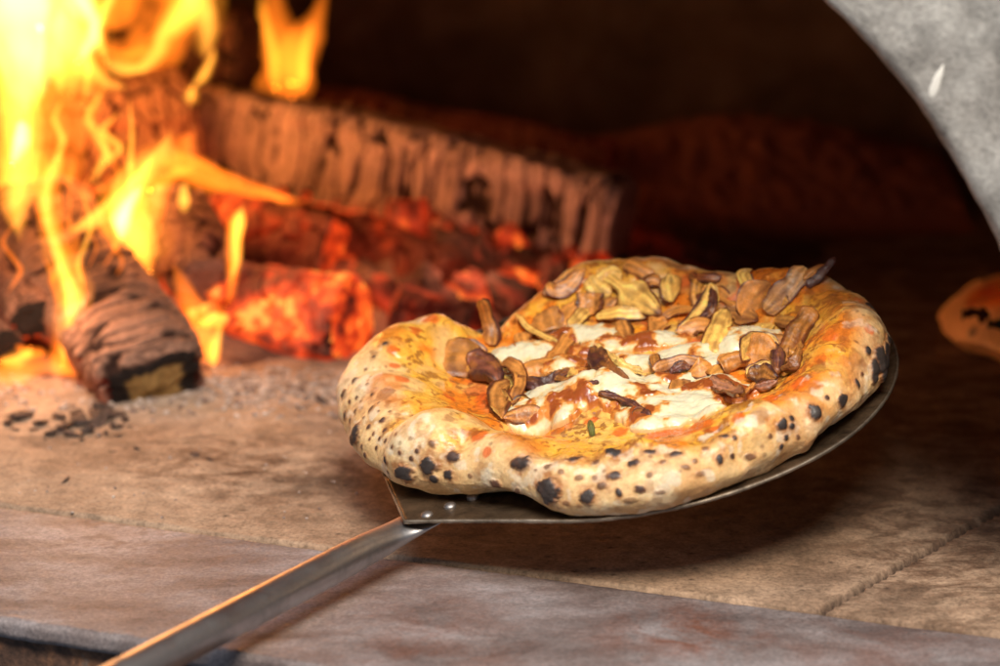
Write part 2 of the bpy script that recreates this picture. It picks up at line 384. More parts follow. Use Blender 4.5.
arcs = np.linspace(ca+ta, ca-ta+2*math.pi, 260)
pts = [cor+(np.array([math.cos(arcs[0]), math.sin(arcs[0])])*BR-cor)*t for t in np.linspace(0, 1, 40)[:-1]]
pts += [np.array([math.cos(a), math.sin(a)])*BR for a in arcs]
pts += [np.array([math.cos(arcs[-1]), math.sin(arcs[-1])])*BR+(cor-np.array([math.cos(arcs[-1]), math.sin(arcs[-1])])*BR)*t for t in np.linspace(0, 1, 40)[1:-1]]
OUT = np.array(pts); no = len(OUT)
ks = np.array([0, .2, .4, .6, .75, .85, .92, .96, .985, 1.])
def blade_grid(zoff):
    G = OUT[:, None, :]*ks[None, :, None]
    zz = .0015*sstep(.86, 1, ks)[None, :]+.0006*fbm(np.concatenate([G*14, G[..., :1]*0], -1), 3, 71)
    zz = zz-.001*ks[None]**2*0
    return BC+PX*G[..., :1]+PY*G[..., 1:]+PN*(zz+zoff)[..., None]
TH = .0016
top = blade_grid(-.0005); bot = blade_grid(-.0005-TH)
L = np.concatenate([top, bot[:, ::-1]], 1); n_ = L.shape[1]
blade = fast_mesh('blade', L, grid_faces(no, n_, cu=True)[:, ::-1], M_blade, peel)
# worn bright rim bead
rimv = []
for i in range(no):
    t_ = OUT[(i+1) % no]-OUT[i-1]; nn = nz(np.array([t_[1], -t_[0]])); c = OUT[i]; zc = .0015+.0006*float(fbm(np.array([c[0]*14, c[1]*14, 0.]), 3, 71))-.0005-TH/2
    cc = BC+PX*c[0]+PY*c[1]+PN*zc; wob = .0002*float(vnoise(np.array([i*.9, 0., 0.]), 4))
    rimv.append([cc+(PX*nn[0]+PY*nn[1])*(math.cos(a)*(.0007+wob)+.0001)+PN*math.sin(a)*(TH/2+.00025+wob) for a in np.linspace(0, 2*math.pi, 8, endpoint=False)])
rim = fast_mesh('worn_rim', np.array(rimv), grid_faces(no, 8, True, True), M_edge, peel)
# handle
S = on_plane(430, 515, -.006); S2 = on_plane(392, 536, -.0085); E = on_z(145, 665, .020); D_ = nz(E-S2)
side = nz(np.cross(D_, PN)); 
hp = [(S+nz(S-S2)*.02, .0115, .0014), (S, .0125, .0018), (S*.6+S2*.4, .0118, .0038), (S2, .0100, .0062), (S2+D_*.018, .0092, .0080), (S2+D_*.04, .0088, .0087)]
LH = np.linalg.norm(E-S2)
hp += [(S2+D_*t, .0088, .0088) for t in np.linspace(.06, LH+.35, 26)]
hp += [(S2+D_*(LH+.352), .0080, .0080), (S2+D_*(LH+.353), .004, .004)]
ringn = 40; HV = []
for k in range(len(hp)):
    c, a, b_ = hp[k]; t_ = nz(hp[min(k+1, len(hp)-1)][0]-hp[max(k-1, 0)][0]); sd = nz(np.cross(t_, PN)); nn = np.cross(sd, t_)
    HV.append([c+sd*a*math.cos(q)+nn*b_*math.sin(q) for q in np.linspace(0, 2*math.pi, ringn, endpoint=False)])
HV = np.array(HV); nh = len(hp)
hm = fast_mesh('handle', HV, [grid_faces(nh, ringn, cv=True), np.array([list(range(ringn))[::-1]]), np.array([[(nh-1)*ringn+i for i in range(ringn)]])], M_handle, peel)
md = hm.modifiers.new('s', 'SUBSURF'); md.levels = 1; md.render_levels = 1
for px, py in ((427, 515.2), (450, 506.2), (472.6, 496.5)):
    c = on_plane(px, py, 0.0006); rv = []
    for a, h in ((.0033, -.001), (.0033, .0003), (.0029, .0010), (.0020, .0015), (.001, .0018), (.0001, .00185)):
        rv.append([c+PX*a*math.cos(q)+PY*a*math.sin(q)+PN*h for q in np.linspace(0, 2*math.pi, 20, endpoint=False)])
    fast_mesh('rivet', np.array(rv), grid_faces(6, 20, cv=True)[:, ::-1], M_rivet, blade)

# ------------------------------------------------------------------ pizza crust
def per_interp(deg, val, th):
    deg = np.radians(np.array(deg, float)) % (2*math.pi); i = np.argsort(deg); deg = deg[i]; val = np.array(val, float)[i]
    x = np.r_[deg[-3:]-2*math.pi, deg, deg[:3]+2*math.pi]; y = np.r_[val[-3:], val, val[:3]]
    r = np.interp(th % (2*math.pi), x, y)
    k = 9 if len(th) > 200 else 3
    ker = np.hanning(2*int(len(th)*.012)+3); ker /= ker.sum(); m = len(ker)//2
    return np.convolve(np.r_[r[-m:], r, r[:m]], ker, 'valid')
def build_crust(center, ex, ey, n, Rk, wk, hk, nth, nb, nc, zint, seed, bumps=(), amp=1.):
    th = np.linspace(0, 2*math.pi, nth, endpoint=False)
    R = per_interp(Rk[0], Rk[1], th); W = per_interp(wk[0], wk[1], th); H = per_interp(hk[0], hk[1], th)
    cs = np.stack([np.cos(th), np.sin(th)], -1)
    ns = np.stack([cs[:, 0]*3, cs[:, 1]*3, th*0], -1)
    R = R*(1+.010*amp*fbm(ns*2.5, 3, seed)); H = H*(1+.10*amp*fbm(ns*2.2, 3, seed+3))
    na = 24
    rr, zz, ss = [], [], []
    for t in np.linspace(0, 1, na)[:-1]: rr.append((R-.4*W)*t); zz.append(0*R); ss.append(0*R-1)
    for a in np.linspace(-math.pi/2, math.pi/2, nb)[:-1]:
        ca_, sa_ = math.cos(a), math.sin(a)
        x = abs(ca_)**.85
        rr.append(R-.4*W+.4*W*x); zz.append(np.where(sa_ < 0, .42*H*(1-abs(sa_)**1.15), .42*H+.58*H*abs(sa_)**1.1)); ss.append(0*R+.4*(1-ca_)*(1 if sa_ > 0 else 0))
    for t in np.linspace(0, 1, nc)**1.0:
        r = (R-.4*W)*(1-t); s = (R-r)/W; f = .5+.5*np.cos(np.clip((s-.4)/.72, 0, 1)*math.pi)
        rr.append(r+1e-6); zz.append(zint+(H-zint)*f); ss.append(s)
    r = np.stack(rr, 1); z = np.stack(zz, 1); s = np.stack(ss, 1)
    X = r*cs[:, :1]; Y = r*cs[:, 1:]
    L2 = np.stack([X, Y, z], -1)
    topm = np.zeros(r.shape[1]); topm[na+5:] = 1
    for (bx, by, br, bh) in bumps:
        g = np.exp(-((X-bx)**2+(Y-by)**2)/br**2); L2[..., 2] += g*bh*topm*sstep(0, .3, np.maximum(z/.02, 0))
    nrm = gnormals(L2, cu=True); nrm = -nrm if nrm[0, na+nb//2, 0] < 0 else nrm
    out_w = sstep(na-4, na+12, np.arange(r.shape[1]))
    q = np.stack([X, Y, z*1.2], -1)
    rimw = sstep(1.25, .6, s)
    rimw = 1-sstep(.8, 1.25, s)
    dsp = amp*(.0026*fbm(q*21, 2, seed+2)+.0016*fbm(q*38, 2, seed+5)+.0006*fbm(q*110, 3, seed+8))*(.35+.65*rimw)+.0011*fbm(q*75, 3, seed+11)*(1-rimw)
    L2 = L2+nrm*(dsp*out_w)[..., None]
    Wd = center+L2[..., :1]*ex+L2[..., 1:2]*ey+L2[..., 2:]*n
    wn = nrm[..., :1]*ex+nrm[..., 1:2]*ey+nrm[..., 2:]*n
    F = grid_faces(nth, r.shape[1], cu=True)
    return dict(W=Wd, N=wn, L=L2, s=s, th=th, R=R, F=F, r=r, Wt=W, H=H, q=q, z=z, top=topm)
pcc = on_plane(615, 388, .02); pc2 = loc2(pcc); PC = BC+PX*pc2[0]+PY*pc2[1]
Rk = ([161, 170, 180, -169, -155, -143, -131, -118, -105, -94, -84, -68, -50, -31, -16, -4, 8, 20, 31, 40, 52, 65, 80, 93, 104, 113, 119, 125, 132, 142, 152],
      [.1640, .1570, .1480, .1380, .1300, .1180, .1060, .1060, .1120, .1150, .1175, .1175, .1195, .1270, .1365, .1445, .150, .153, .153, .147, .137, .138, .152, .157, .147, .137, .128, .132, .150, .161, .166])
wk = ([180, 200, 225, 250, 270, 300, 330, 0, 30, 55, 80, 105, 122, 140, 160], [.070, .066, .056, .050, .050, .048, .050, .052, .050, .048, .050, .046, .030, .058, .070])
hk = ([180, 205, 230, 250, 270, 300, 330, 0, 30, 50, 65, 80, 105, 120, 126, 140, 160], [.034, .034, .030, .028, .029, .030, .032, .034, .036, .034, .033, .038, .036, .026, .018, .036, .036])
b1 = loc2(on_plane(600, 392, .02))-pc2; b2 = loc2(on_plane(470, 420, .03))-pc2; b3 = loc2(on_plane(850, 310, .04))-pc2; b4 = loc2(on_plane(820, 350, .035))-pc2
b5 = loc2(on_plane(525, 425, .02))-pc2
BB = []
for px, py, r, h, hh_ in ((400, 348, .016, .004, .035), (446, 326, .016, .002, .035), (392, 398, .018, .003, .03), (430, 436, .014, .003, .03), (500, 452, .014, .0035, .028), (416, 420, .007, -.002, .03), (465, 445, .006, -.002, .03), (545, 450, .007, -.002, .028), (640, 445, .012, .003, .028), (700, 440, .007, -.002, .028), (760, 420, .012, .003, .03), (800, 405, .006, -.002, .03), (845, 385, .010, .003, .034), (560, 300, .012, .003, .036), (620, 275, .014, .004, .036), (665, 275, .006, -.002, .036), (770, 282, .012, .004, .036), (875, 320, .010, .003, .036), (835, 345, .007, -.002, .034)):
    q_ = loc2(on_plane(px, py, hh_))-pc2; BB.append((q_[0], q_[1], r, h*1.6))
C = build_crust(PC, PX, PY, PN, Rk, wk, hk, 1150, 150, 270, .0175, 100,
                [(b1[0], b1[1], .018, .012), (b2[0], b2[1], .02, .004), (b3[0], b3[1], .018, .006), (b4[0], b4[1], .02, .004), (b5[0], b5[1], .014, -.010)]+BB)
# depth look-up of the crust seen from the camera: where a pixel of the photo meets the dough
def zbuffer(W):
    x, y, d = project(W.reshape(-1, 3)); xi = np.round(x).astype(int); yi = np.round(y).astype(int)
    ok = (xi >= 0) & (xi < 1200) & (yi >= 0) & (yi < 666); buf = np.full((666, 1200), 9.); np.minimum.at(buf, (yi[ok], xi[ok]), d[ok]); return buf
ZB = zbuffer(C['W'])
def surf(px, py):
    for rr_ in (1, 3, 6, 12, 25, 50):
        x0, y0 = int(round(px)), int(round(py)); sub = ZB[max(0, y0-rr_):y0+rr_+1, max(0, x0-rr_):x0+rr_+1]
        if sub.size and sub.min() < 8:
            dd = sub[sub < 8]; return CAM+ray(px, py)*float(np.median(dd) if rr_ < 3 else dd.min())
    return on_plane(px, py, .02)
SPOTS = [(405, 473, 13, 9, 1), (429, 466, 9.5, 9, 1), (433.6, 478.6, 6, 5, 1), (449, 475, 7, 5, .95), (453, 457, 8, 6, .75), (411.6, 458.5, 3.5, 3, .8), (385, 460, 3, 4, .8), (400, 453, 3.5, 3, .7), (432, 444, 4, 4, .55), (522, 463.6, 13, 7.5, .85), (549, 489.5, 13, 13, .9), (496.6, 484, 8, 5.5, .65), (518, 491, 4, 5, .6), (574.7, 459, 11, 4.5, .75), (614.8, 453.5, 11.5, 7, .85), (596.6, 462, 5, 4, .6), (614.6, 475.5, 9, 5, .8), (586.7, 496, 8, 8, .85), (618.8, 492.6, 4.5, 5, .95), (579, 478, 5, 3, .5), (595, 478, 4, 3, .5), (602, 485.6, 6, 4, .55), (561, 472, 4, 3, .5), (547, 466.6, 5, 3, .5),
         (355.5, 433, 8, 9, 1), (371, 409, 4, 4.5, .7), (382.5, 421, 3.6, 3.6, .75), (369, 427, 3.2, 3.2, .7), (370.5, 439, 2.6, 2.6, .7), (379.5, 438.5, 2.6, 2.6, .7), (386, 440.5, 2.6, 2.6, .7), (345, 415, 3, 5, .8), (385.5, 430, 3, 3, .7), (377, 448, 3, 3, .7), (417, 451, 2.6, 2.6, .7),
         (634.5, 462.6, 8, 4.5, .85), (640.5, 489.6, 5.5, 4.5, .8), (651, 452, 7, 3.5, .7), (675.7, 454.5, 7, 4.5, .75), (684.7, 467, 5, 3, .55), (649.5, 475, 3.5, 3, .5), (719, 459.6, 4.2, 4, .95), (732, 455.7, 5.5, 3.3, .8), (724.6, 435.5, 6, 3, .75), (735, 438.5, 3, 3, .8), (781.7, 424.4, 6, 5.5, .95), (791, 418.4, 4, 3.5, .9), (791.6, 426.5, 4, 4, .8), (786, 437.6, 3, 3, .9), (781, 446.7, 3, 3, .95), (798, 437, 3, 3, .6), (814.7, 413, 7.5, 7, .97), (841.7, 400.4, 6.5, 7.5, .97), (856.7, 383.6, 5, 5, .97), (827, 398, 3, 3, .7), (810, 407, 3, 3, .7), (748.6, 456.6, 9, 3, .6), (695, 461, 3, 3, .5), (663, 462, 4, 2.5, .5), (705, 449, 4, 3, .5),
         (851, 288, 5, 5, .9), (870, 308.5, 6.5, 7, .95), (888, 340, 5, 6, 1), (867.6, 350.6, 5, 5, .9), (879.7, 356.6, 9, 9, .97), (873.6, 368, 8, 8, .97), (883, 371, 8, 10, 1), (845, 397, 4, 4, .8), (862, 374, 4, 3, .7), (886, 362, 6, 9, .95),
         (354.6, 380.5, 5, 5, .85), (344, 393.6, 5.5, 5.5, .85), (355.5, 410, 3, 3, .8), (372, 395, 3, 4, .7), (383, 421, 3, 3, .7), (385, 344, 4, 4, .85), (374, 356.7, 3, 3, .8), (353, 432.7, 4, 4, .9), (350, 420, 2.6, 2.6, .8), (361, 401, 2.4, 2.4, .6), (364, 417, 2.2, 2.2, .6), (358, 424, 2.4, 2.4, .7), (378, 403, 2.2, 2.2, .5), (392, 447, 2.4, 2.4, .6), (367, 384, 2.2, 2.2, .5), (362, 446, 3, 3, .7), (396, 434, 2, 2, .5), (880, 361, 10, 15, .95), (874, 377, 7, 6, .9), (886, 350, 6, 8, .9), (352, 440, 5, 6, .9), (365, 455, 3, 3, .7), (374, 434, 2.4, 2.4, .6), (390, 412, 2.2, 2.2, .5), (379, 411, 2, 2, .6), (357, 398, 2.2, 2.6, .7), (350, 402, 2.4, 3, .7), (366, 370, 2.4, 2.4, .6), (388, 472, 3, 2.4, .7), (470, 476, 3, 2.4, .5), (536, 470, 3, 2, .5), (566, 503, 5, 3, .5), (630, 500, 9, 4, .45), (660, 492, 6, 3, .5), (700, 474, 8, 3, .45), (770, 436, 4, 3, .6), (405, 462, 16, 9, .28), (600, 486, 26, 12, .25), (790, 428, 14, 12, .28), (860, 378, 14, 14, .3), (436, 470, 20, 14, .3), (549, 489, 20, 17, .3), (645, 488, 16, 8, .28)]
W3 = C['W'].reshape(-1, 3).copy(); N3 = C['N'].reshape(-1, 3); s_ = C['s'].reshape(-1); Q3 = C['q'].reshape(-1, 3); z_ = C['z'].reshape(-1)
char = np.zeros(len(W3)); blis = np.zeros(len(W3)); halo = np.zeros(len(W3))
sx, sy, sd_ = project(W3); vis = sd_ < ZB[np.clip(np.round(sy).astype(int), 0, 665), np.clip(np.round(sx).astype(int), 0, 1199)]+.010
for k, (px, py, ra, rb, dk) in enumerate(SPOTS):
    c = surf(px, py); mpp = np.linalg.norm(c-CAM)/FPX
    near = np.where(np.abs(W3-c).max(1) < max(ra, rb)*mpp*2.6)[0]
    if len(near) == 0: continue
    q = W3[near]-c; a = q@RT/(ra*mpp); tv = nz(UP-0*FW); b = (q-np.outer(q@RT, RT)); bl = np.linalg.norm(b, axis=1)*.92/(rb*mpp)
    rr_ = np.sqrt(a**2+bl**2)+.28*vnoise(W3[near]*330, k)+.14*vnoise(W3[near]*900, k+3)
    if dk < .35:
        halo[near] = np.maximum(halo[near], dk*(1-sstep(.3, 1.1, rr_))*2); continue
    char[near] = np.maximum(char[near], dk*(1-sstep(.60, 1.10, rr_)))
    halo[near] = np.maximum(halo[near], .85*dk*(1-sstep(.9, 2.0, rr_+.35*vnoise(W3[near]*500, k+7))))
    blis[near] = np.maximum(blis[near], np.sqrt(np.clip(1-rr_**2, 0, 1))*min(ra, rb)*mpp*.50*(.4+.6*dk))
# tiny scattered freckles on the outer wall of the rim
outer = (s_ >= 0) & (s_ < .42); Lth = np.arctan2(Q3[:, 1], Q3[:, 0])
wf1, _, wid = worley(W3*170, 77)
fre = (1-sstep(.16, .30, wf1))*(wid > .70)*outer*(fbm(W3*22, 2, 5) > -.1)
wf2, _, wid2 = worley(W3*75, 78)
backc = ~vis & outer
char = np.maximum(char, backc*(1-sstep(.2, .34, wf2))*(wid2 > .5)*.9)
char = np.maximum(char, fre*.35)
cream = np.array([.85, .56, .26]); flour = np.array([.90, .70, .42]); toast = np.array([.66, .36, .14]); oil = np.array([.88, .42, .03]); orange = np.array([.80, .19, .015]); red = np.array([.66, .085, .02]); brown = np.array([.25, .075, .02]); blk = np.array([.040, .028, .024])
n_a = fbm(W3*26, 4, 1); n_b = fbm(W3*60, 4, 2); n_c = fbm(W3*150, 3, 3); n_d = fbm(W3*14, 3, 4)
col = mix(cream[None], flour[None], sstep(-.2, .5, n_b)); col = mix(col, toast[None], .55*sstep(.05, .7, n_a)+0*n_a)
col = mix(col, toast[None]*.8, .35*sstep(.2, .6, n_c))
side = C['L'].reshape(-1, 3)[:, 0]/.15
oilm = sstep(.16, .44, s_+.16*n_a+.07*n_b+.06*side)
OILB = [(400, 372, 26), (430, 402, 34), (405, 402, 22), (440, 330, 34), (500, 300, 30), (560, 285, 30), (560, 432, 30), (640, 432, 40), (720, 425, 40), (470, 425, 25), (840, 330, 30), (835, 370, 26), (870, 330, 20), (600, 415, 30), (700, 300, 40), (420, 350, 22), (395, 425, 16), (450, 440, 20), (520, 440, 24), (590, 442, 22), (690, 445, 22), (760, 420, 24), (815, 392, 20)]
for px, py, r in OILB:
    c = surf(px, py); oilm = np.maximum(oilm, .95*np.exp(-((W3-c)**2).sum(1)/(r*.00055)**2)*sstep(-.55, .15, n_b+.3*n_a))
white = sstep(-.1, .35, fbm(W3*34, 3, 44))*(s_ < .95)*(side < .5)
oilm = oilm*(1-.6*white*(s_ < .9))
col = mix(col, mix(oil[None], cream[None]*np.array([1., .92, .6]), .30*sstep(0, .6, n_c)), .92*oilm)
orm = oilm*sstep(.05, .52, fbm(W3*48, 4, 9)+.25*side+.18*(s_ > .6)); col = mix(col, orange[None], .85*orm)
sauce = sstep(.90, 1.15, s_+.10*n_b+.05*n_a); col = mix(col, mix(orange[None], np.array([[.84, .52, .13]]), sstep(-.45, .25, n_b)), .9*sauce); col = mix(col, brown[None]*1.3, .8*sauce*sstep(.12, .5, fbm(W3*90, 4, 61))); col = mix(col, red[None], .7*sauce*sstep(.25, .5, fbm(W3*40, 2, 62)))
col = mix(col, oil[None], .6*sauce*sstep(.1, .5, n_c))
spk = oilm*sstep(.27, .52, fbm(W3*300, 3, 12)+.45*fbm(W3*45, 3, 14)+.22*side); col = mix(col, brown[None], .75*spk)
REDB = [(620, 432, 9), (655, 436, 10), (505, 362, 8), (575, 398, 7), (770, 398, 9), (820, 360, 8), (830, 335, 8), (640, 275, 9), (575, 285, 9), (415, 330, 8), (395, 365, 7), (450, 398, 8), (548, 436, 8), (715, 430, 9), (402, 378, 8), (480, 434, 10), (487, 452, 6), (590, 421, 8), (695, 428, 22), (672, 432, 18), (870, 330, 7), (690, 280, 14), (735, 305, 14), (745, 282, 12), (430, 318, 12), (602, 290, 10), (738, 418, 9), (540, 350, 8), (800, 383, 10), (392, 350, 8), (860, 300, 10)]
for k, (px, py, r) in enumerate(REDB):
    c = surf(px, py); d2 = np.sqrt(((W3-c)**2).sum(1))/(r*.00056)+.28*vnoise(W3*300, k); col = mix(col, mix(red[None], orange[None], .35+0*n_c), .85*(1-sstep(.6, 1.1, d2)))
BRB = [(601, 391, 10, .8), (433, 376, 8, .7), (880, 320, 12, .5), (560, 420, 5, .5), (845, 345, 8, .5), (620, 268, 18, .5), (745, 402, 14, .7), (760, 415, 10, .6), (700, 440, 12, .4), (865, 365, 9, .6), (405, 376, 5, .5), (700, 272, 14, .5), (815, 385, 8, .6)]
for k, (px, py, r, a) in enumerate(BRB):
    c = surf(px, py); d2 = np.sqrt(((W3-c)**2).sum(1))/(r*.00056)+.6*fbm(W3*260, 3, k+30); col = mix(col, brown[None], a*(1-sstep(.4, 1.1, d2)))
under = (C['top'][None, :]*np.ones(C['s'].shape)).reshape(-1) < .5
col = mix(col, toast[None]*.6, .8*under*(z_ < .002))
mot = fbm(W3*95, 4, 81); mot2 = fbm(W3*210, 3, 83)
col = mix(col, np.array([[.62, .30, .10]]), .42*outer*sstep(.12, .55, mot+.3*n_a)); col = mix(col, np.array([[.40, .17, .06]]), .40*outer*sstep(.30, .55, mot2+.5*n_b))
col = mix(col, np.array([[.90, .80, .62]]), .5*outer*sstep(.25, .6, fbm(W3*130, 3, 87)))
crest = np.exp(-((s_-.42)/.22)**2); col = mix(col, np.array([[.66, .17, .02]]), .72*crest*sstep(-.05, .4, fbm(W3*40, 4, 88)+.15*side)); col = mix(col, brown[None], .6*crest*sstep(.22, .5, .15*side-.04+fbm(W3*120, 4, 89)+.3*fbm(W3*30, 2, 90)))
col = mix(col, np.array([[.42, .17, .055]]), np.clip(.95*halo*(.75+.8*n_c), 0, .9))
col = mix(col, mix(np.array([.15, .055, .025])[None], blk[None], sstep(.5, .9, char+.2*n_c))*(1+.35*mot2[:, None]), np.clip(char*1.5, 0, 1))
W3 = W3+N3*(blis+0)[:, None]
W3 = W3+N3*(oilm*.0005*fbm(W3*230, 2, 19)*(s_ > .1))[:, None]
wet = np.clip(.95*oilm+.2*sauce, 0, 1)*(1-char)
pizza = empty('pizza', PC); tag(pizza, 'blistered mushroom pizza with melted cheese lying on the steel peel', 'pizza')
crust = fast_mesh('crust', W3, C['F'], M_crust, pizza, {'Col': np.clip(col, 0, 1), 'wet': wet})
ZB = zbuffer(W3)

# ------------------------------------------------------------------ melted cheese
LL = C['L']; th_a = C['th']
def top_h(x, y):                              # interior height by polar look-up
    th = np.arctan2(y, x) % (2*math.pi); r = np.hypot(x, y); i = (th/(2*math.pi)*len(th_a)).astype(int) % len(th_a)
    i2 = (i+1) % len(th_a); ft_ = th/(2*math.pi)*len(th_a)-np.floor(th/(2*math.pi)*len(th_a))
    j0 = 23+149; nc_ = 270
    def at(i):
        rc = C['r'][i, j0]; t = np.clip((1-r/rc)*(nc_-1), 0, nc_-1.001); a = np.floor(t).astype(int); f = t-a
        return LL[i, j0+a, 2]*(1-f)+LL[i, np.minimum(j0+a+1, j0+nc_-1), 2]*f
    return at(i)*(1-ft_)+at(i2)*ft_
CH = [(590, 334, 32, 9, 0), (560, 338, 16, 5, 0), (655, 340, 34, 8, 0), (530, 350, 30, 9, 1), (560, 364, 22, 7, 1), (590, 350, 24, 5, 0), (640, 362, 30, 7, 2), (688, 352, 32, 9, 2), (632, 396, 34, 12, 3), (655, 408, 34, 13, 3), (690, 402, 30, 12, 3), (622, 382, 20, 7, 3), (545, 406, 26, 11, 4), (575, 396, 20, 7, 4), (712, 384, 26, 9, 5), (733, 392, 22, 7, 5), (745, 335, 30, 10, 6), (735, 345, 20, 7, 6), (575, 376, 22, 7, 1), (606, 345, 20, 6, 0), (668, 380, 26, 6, 2), (712, 415, 14, 6, 3), (600, 372, 18, 6, 3), (540, 398, 26, 9, 4), (566, 410, 18, 8, 4), (520, 412, 14, 7, 4), (770, 345, 14, 8, 6), (560, 392, 30, 9, 4), (585, 405, 20, 6, 4), (660, 424, 24, 5, 3), (716, 362, 22, 7, 2), (610, 360, 22, 6, 2), (500, 355, 12, 7, 1)]
gx = np.linspace(-.12, .13, 640); gy = np.linspace(-.085, .105, 500); GX, GY = np.meshgrid(gx, gy, indexing='ij')
fields = {}
G3 = np.stack([GX, GY, 0*GX], -1)
wob = .30*fbm(G3*75, 3, 201)+.16*fbm(G3*200, 3, 204)
for px, py, rx, ry, cl in CH:
    c = loc2(on_plane(px, py, .0195))-pc2; a = (GX-c[0])/(rx*.00056*1.1); b = (GY-c[1])/(ry*.00056*2.45)
    g = np.exp(-(a*a+b*b)*.9); fields[cl] = np.maximum(fields.get(cl, 0), g)+.25*np.minimum(fields.get(cl, 0*g), g)
cls = sorted(fields); FS = np.stack([fields[c] for c in cls], -1); best = FS.argmax(-1); T = FS.max(-1)-.40+wob*.34
hh = top_h(GX, GY)
thick = .0046*np.sqrt(np.clip(T, 0, 1)/.5)*(1+.30*fbm(G3*55, 2, 210))+.0008*fbm(G3*140, 3, 212)
zt = np.where(T > 0, hh+.0002+np.maximum(thick, .0), hh-.0010)
ed = sstep(0, .06, T); zt = np.where(T > 0, hh-.0008+(zt-hh+.0008)*ed, zt)
bn = fbm(G3*68, 4, 220)+.40*fbm(G3*180, 3, 222)
brn = sstep(.16, .52, bn+.12*(T < .12))
wht = np.array([.80, .73, .50]); yel = np.array([.84, .54, .17]); ob = np.array([.70, .24, .035]); bb = np.array([.30, .065, .015])
cc = mix(wht[None, None], yel[None, None], sstep(-.25, .25, bn)*.75); cc = mix(cc, yel[None, None]*.95, .6*sstep(.22, 0, T)+0*T) if False else mix(cc, yel[None, None], .6*(1-sstep(0, .22, T)))
cc = mix(cc, ob[None, None], .92*sstep(.04, .26, bn)); cc = mix(cc, bb[None, None], .95*sstep(.22, .48, bn+.15*fbm(G3*300, 2, 5)))
cc = mix(cc, ob[None, None], .6*(1-sstep(0, .12, T))); cc = cc*(1+.10*fbm(G3*120, 3, 77)[..., None])
zt = zt+brn*.0009
PV = PC+GX[..., None]*PX+GY[..., None]*PY+zt[..., None]*PN
F = grid_faces(len(gx), len(gy)); Tf = T.ravel()[F].max(1) > -.01; Tb = best.ravel()[F[:, 0]]
Wc = PV.reshape(-1, 3); Cc = cc.reshape(-1, 3)
for k in range(len(cls)):
    f = F[Tf & (Tb == k)]
    if len(f) < 50: continue
    ids, inv = np.unique(f, return_inverse=True)
    fast_mesh('melted_cheese', Wc[ids], inv.reshape(-1, 4), M_cheese, pizza, {'Col': Cc[ids]})

# ------------------------------------------------------------------ mushroom slices
tan = np.array([.62, .25, .055]); pale = np.array([.95, .55, .13]); brn_ = np.array([.12, .032, .010]); dk_ = np.array([.065, .022, .018]); pink = np.array([.38, .17, .10])
PROF = {
    'strip': ([0, .06, .3, .6, .9, 1], [.3, .8, 1, .9, .85, .25]),
    'lens': ([0, .08, .25, .5, .75, .92, 1], [.1, .5, .85, 1, .85, .5, .1]),
    'cap': ([0, .05, .35, .50, .56, .66, .8, .92, 1], [.25, .42, .36, .42, .95, 1, .85, .52, .05]),
    'halfcap': ([0, .04, .2, .5, .8, .96, 1], [.45, .9, 1, 1, .8, .4, .05]),
    'thin': ([0, .1, .5, .9, 1], [.4, .8, 1, .8, .2])}
def bez(pts, t):
    pts = [np.array(p, float) for p in pts]
    while len(pts) > 1: pts = [pts[i]*(1-t)+pts[i+1]*t for i in range(len(pts)-1)]
    return pts[0]
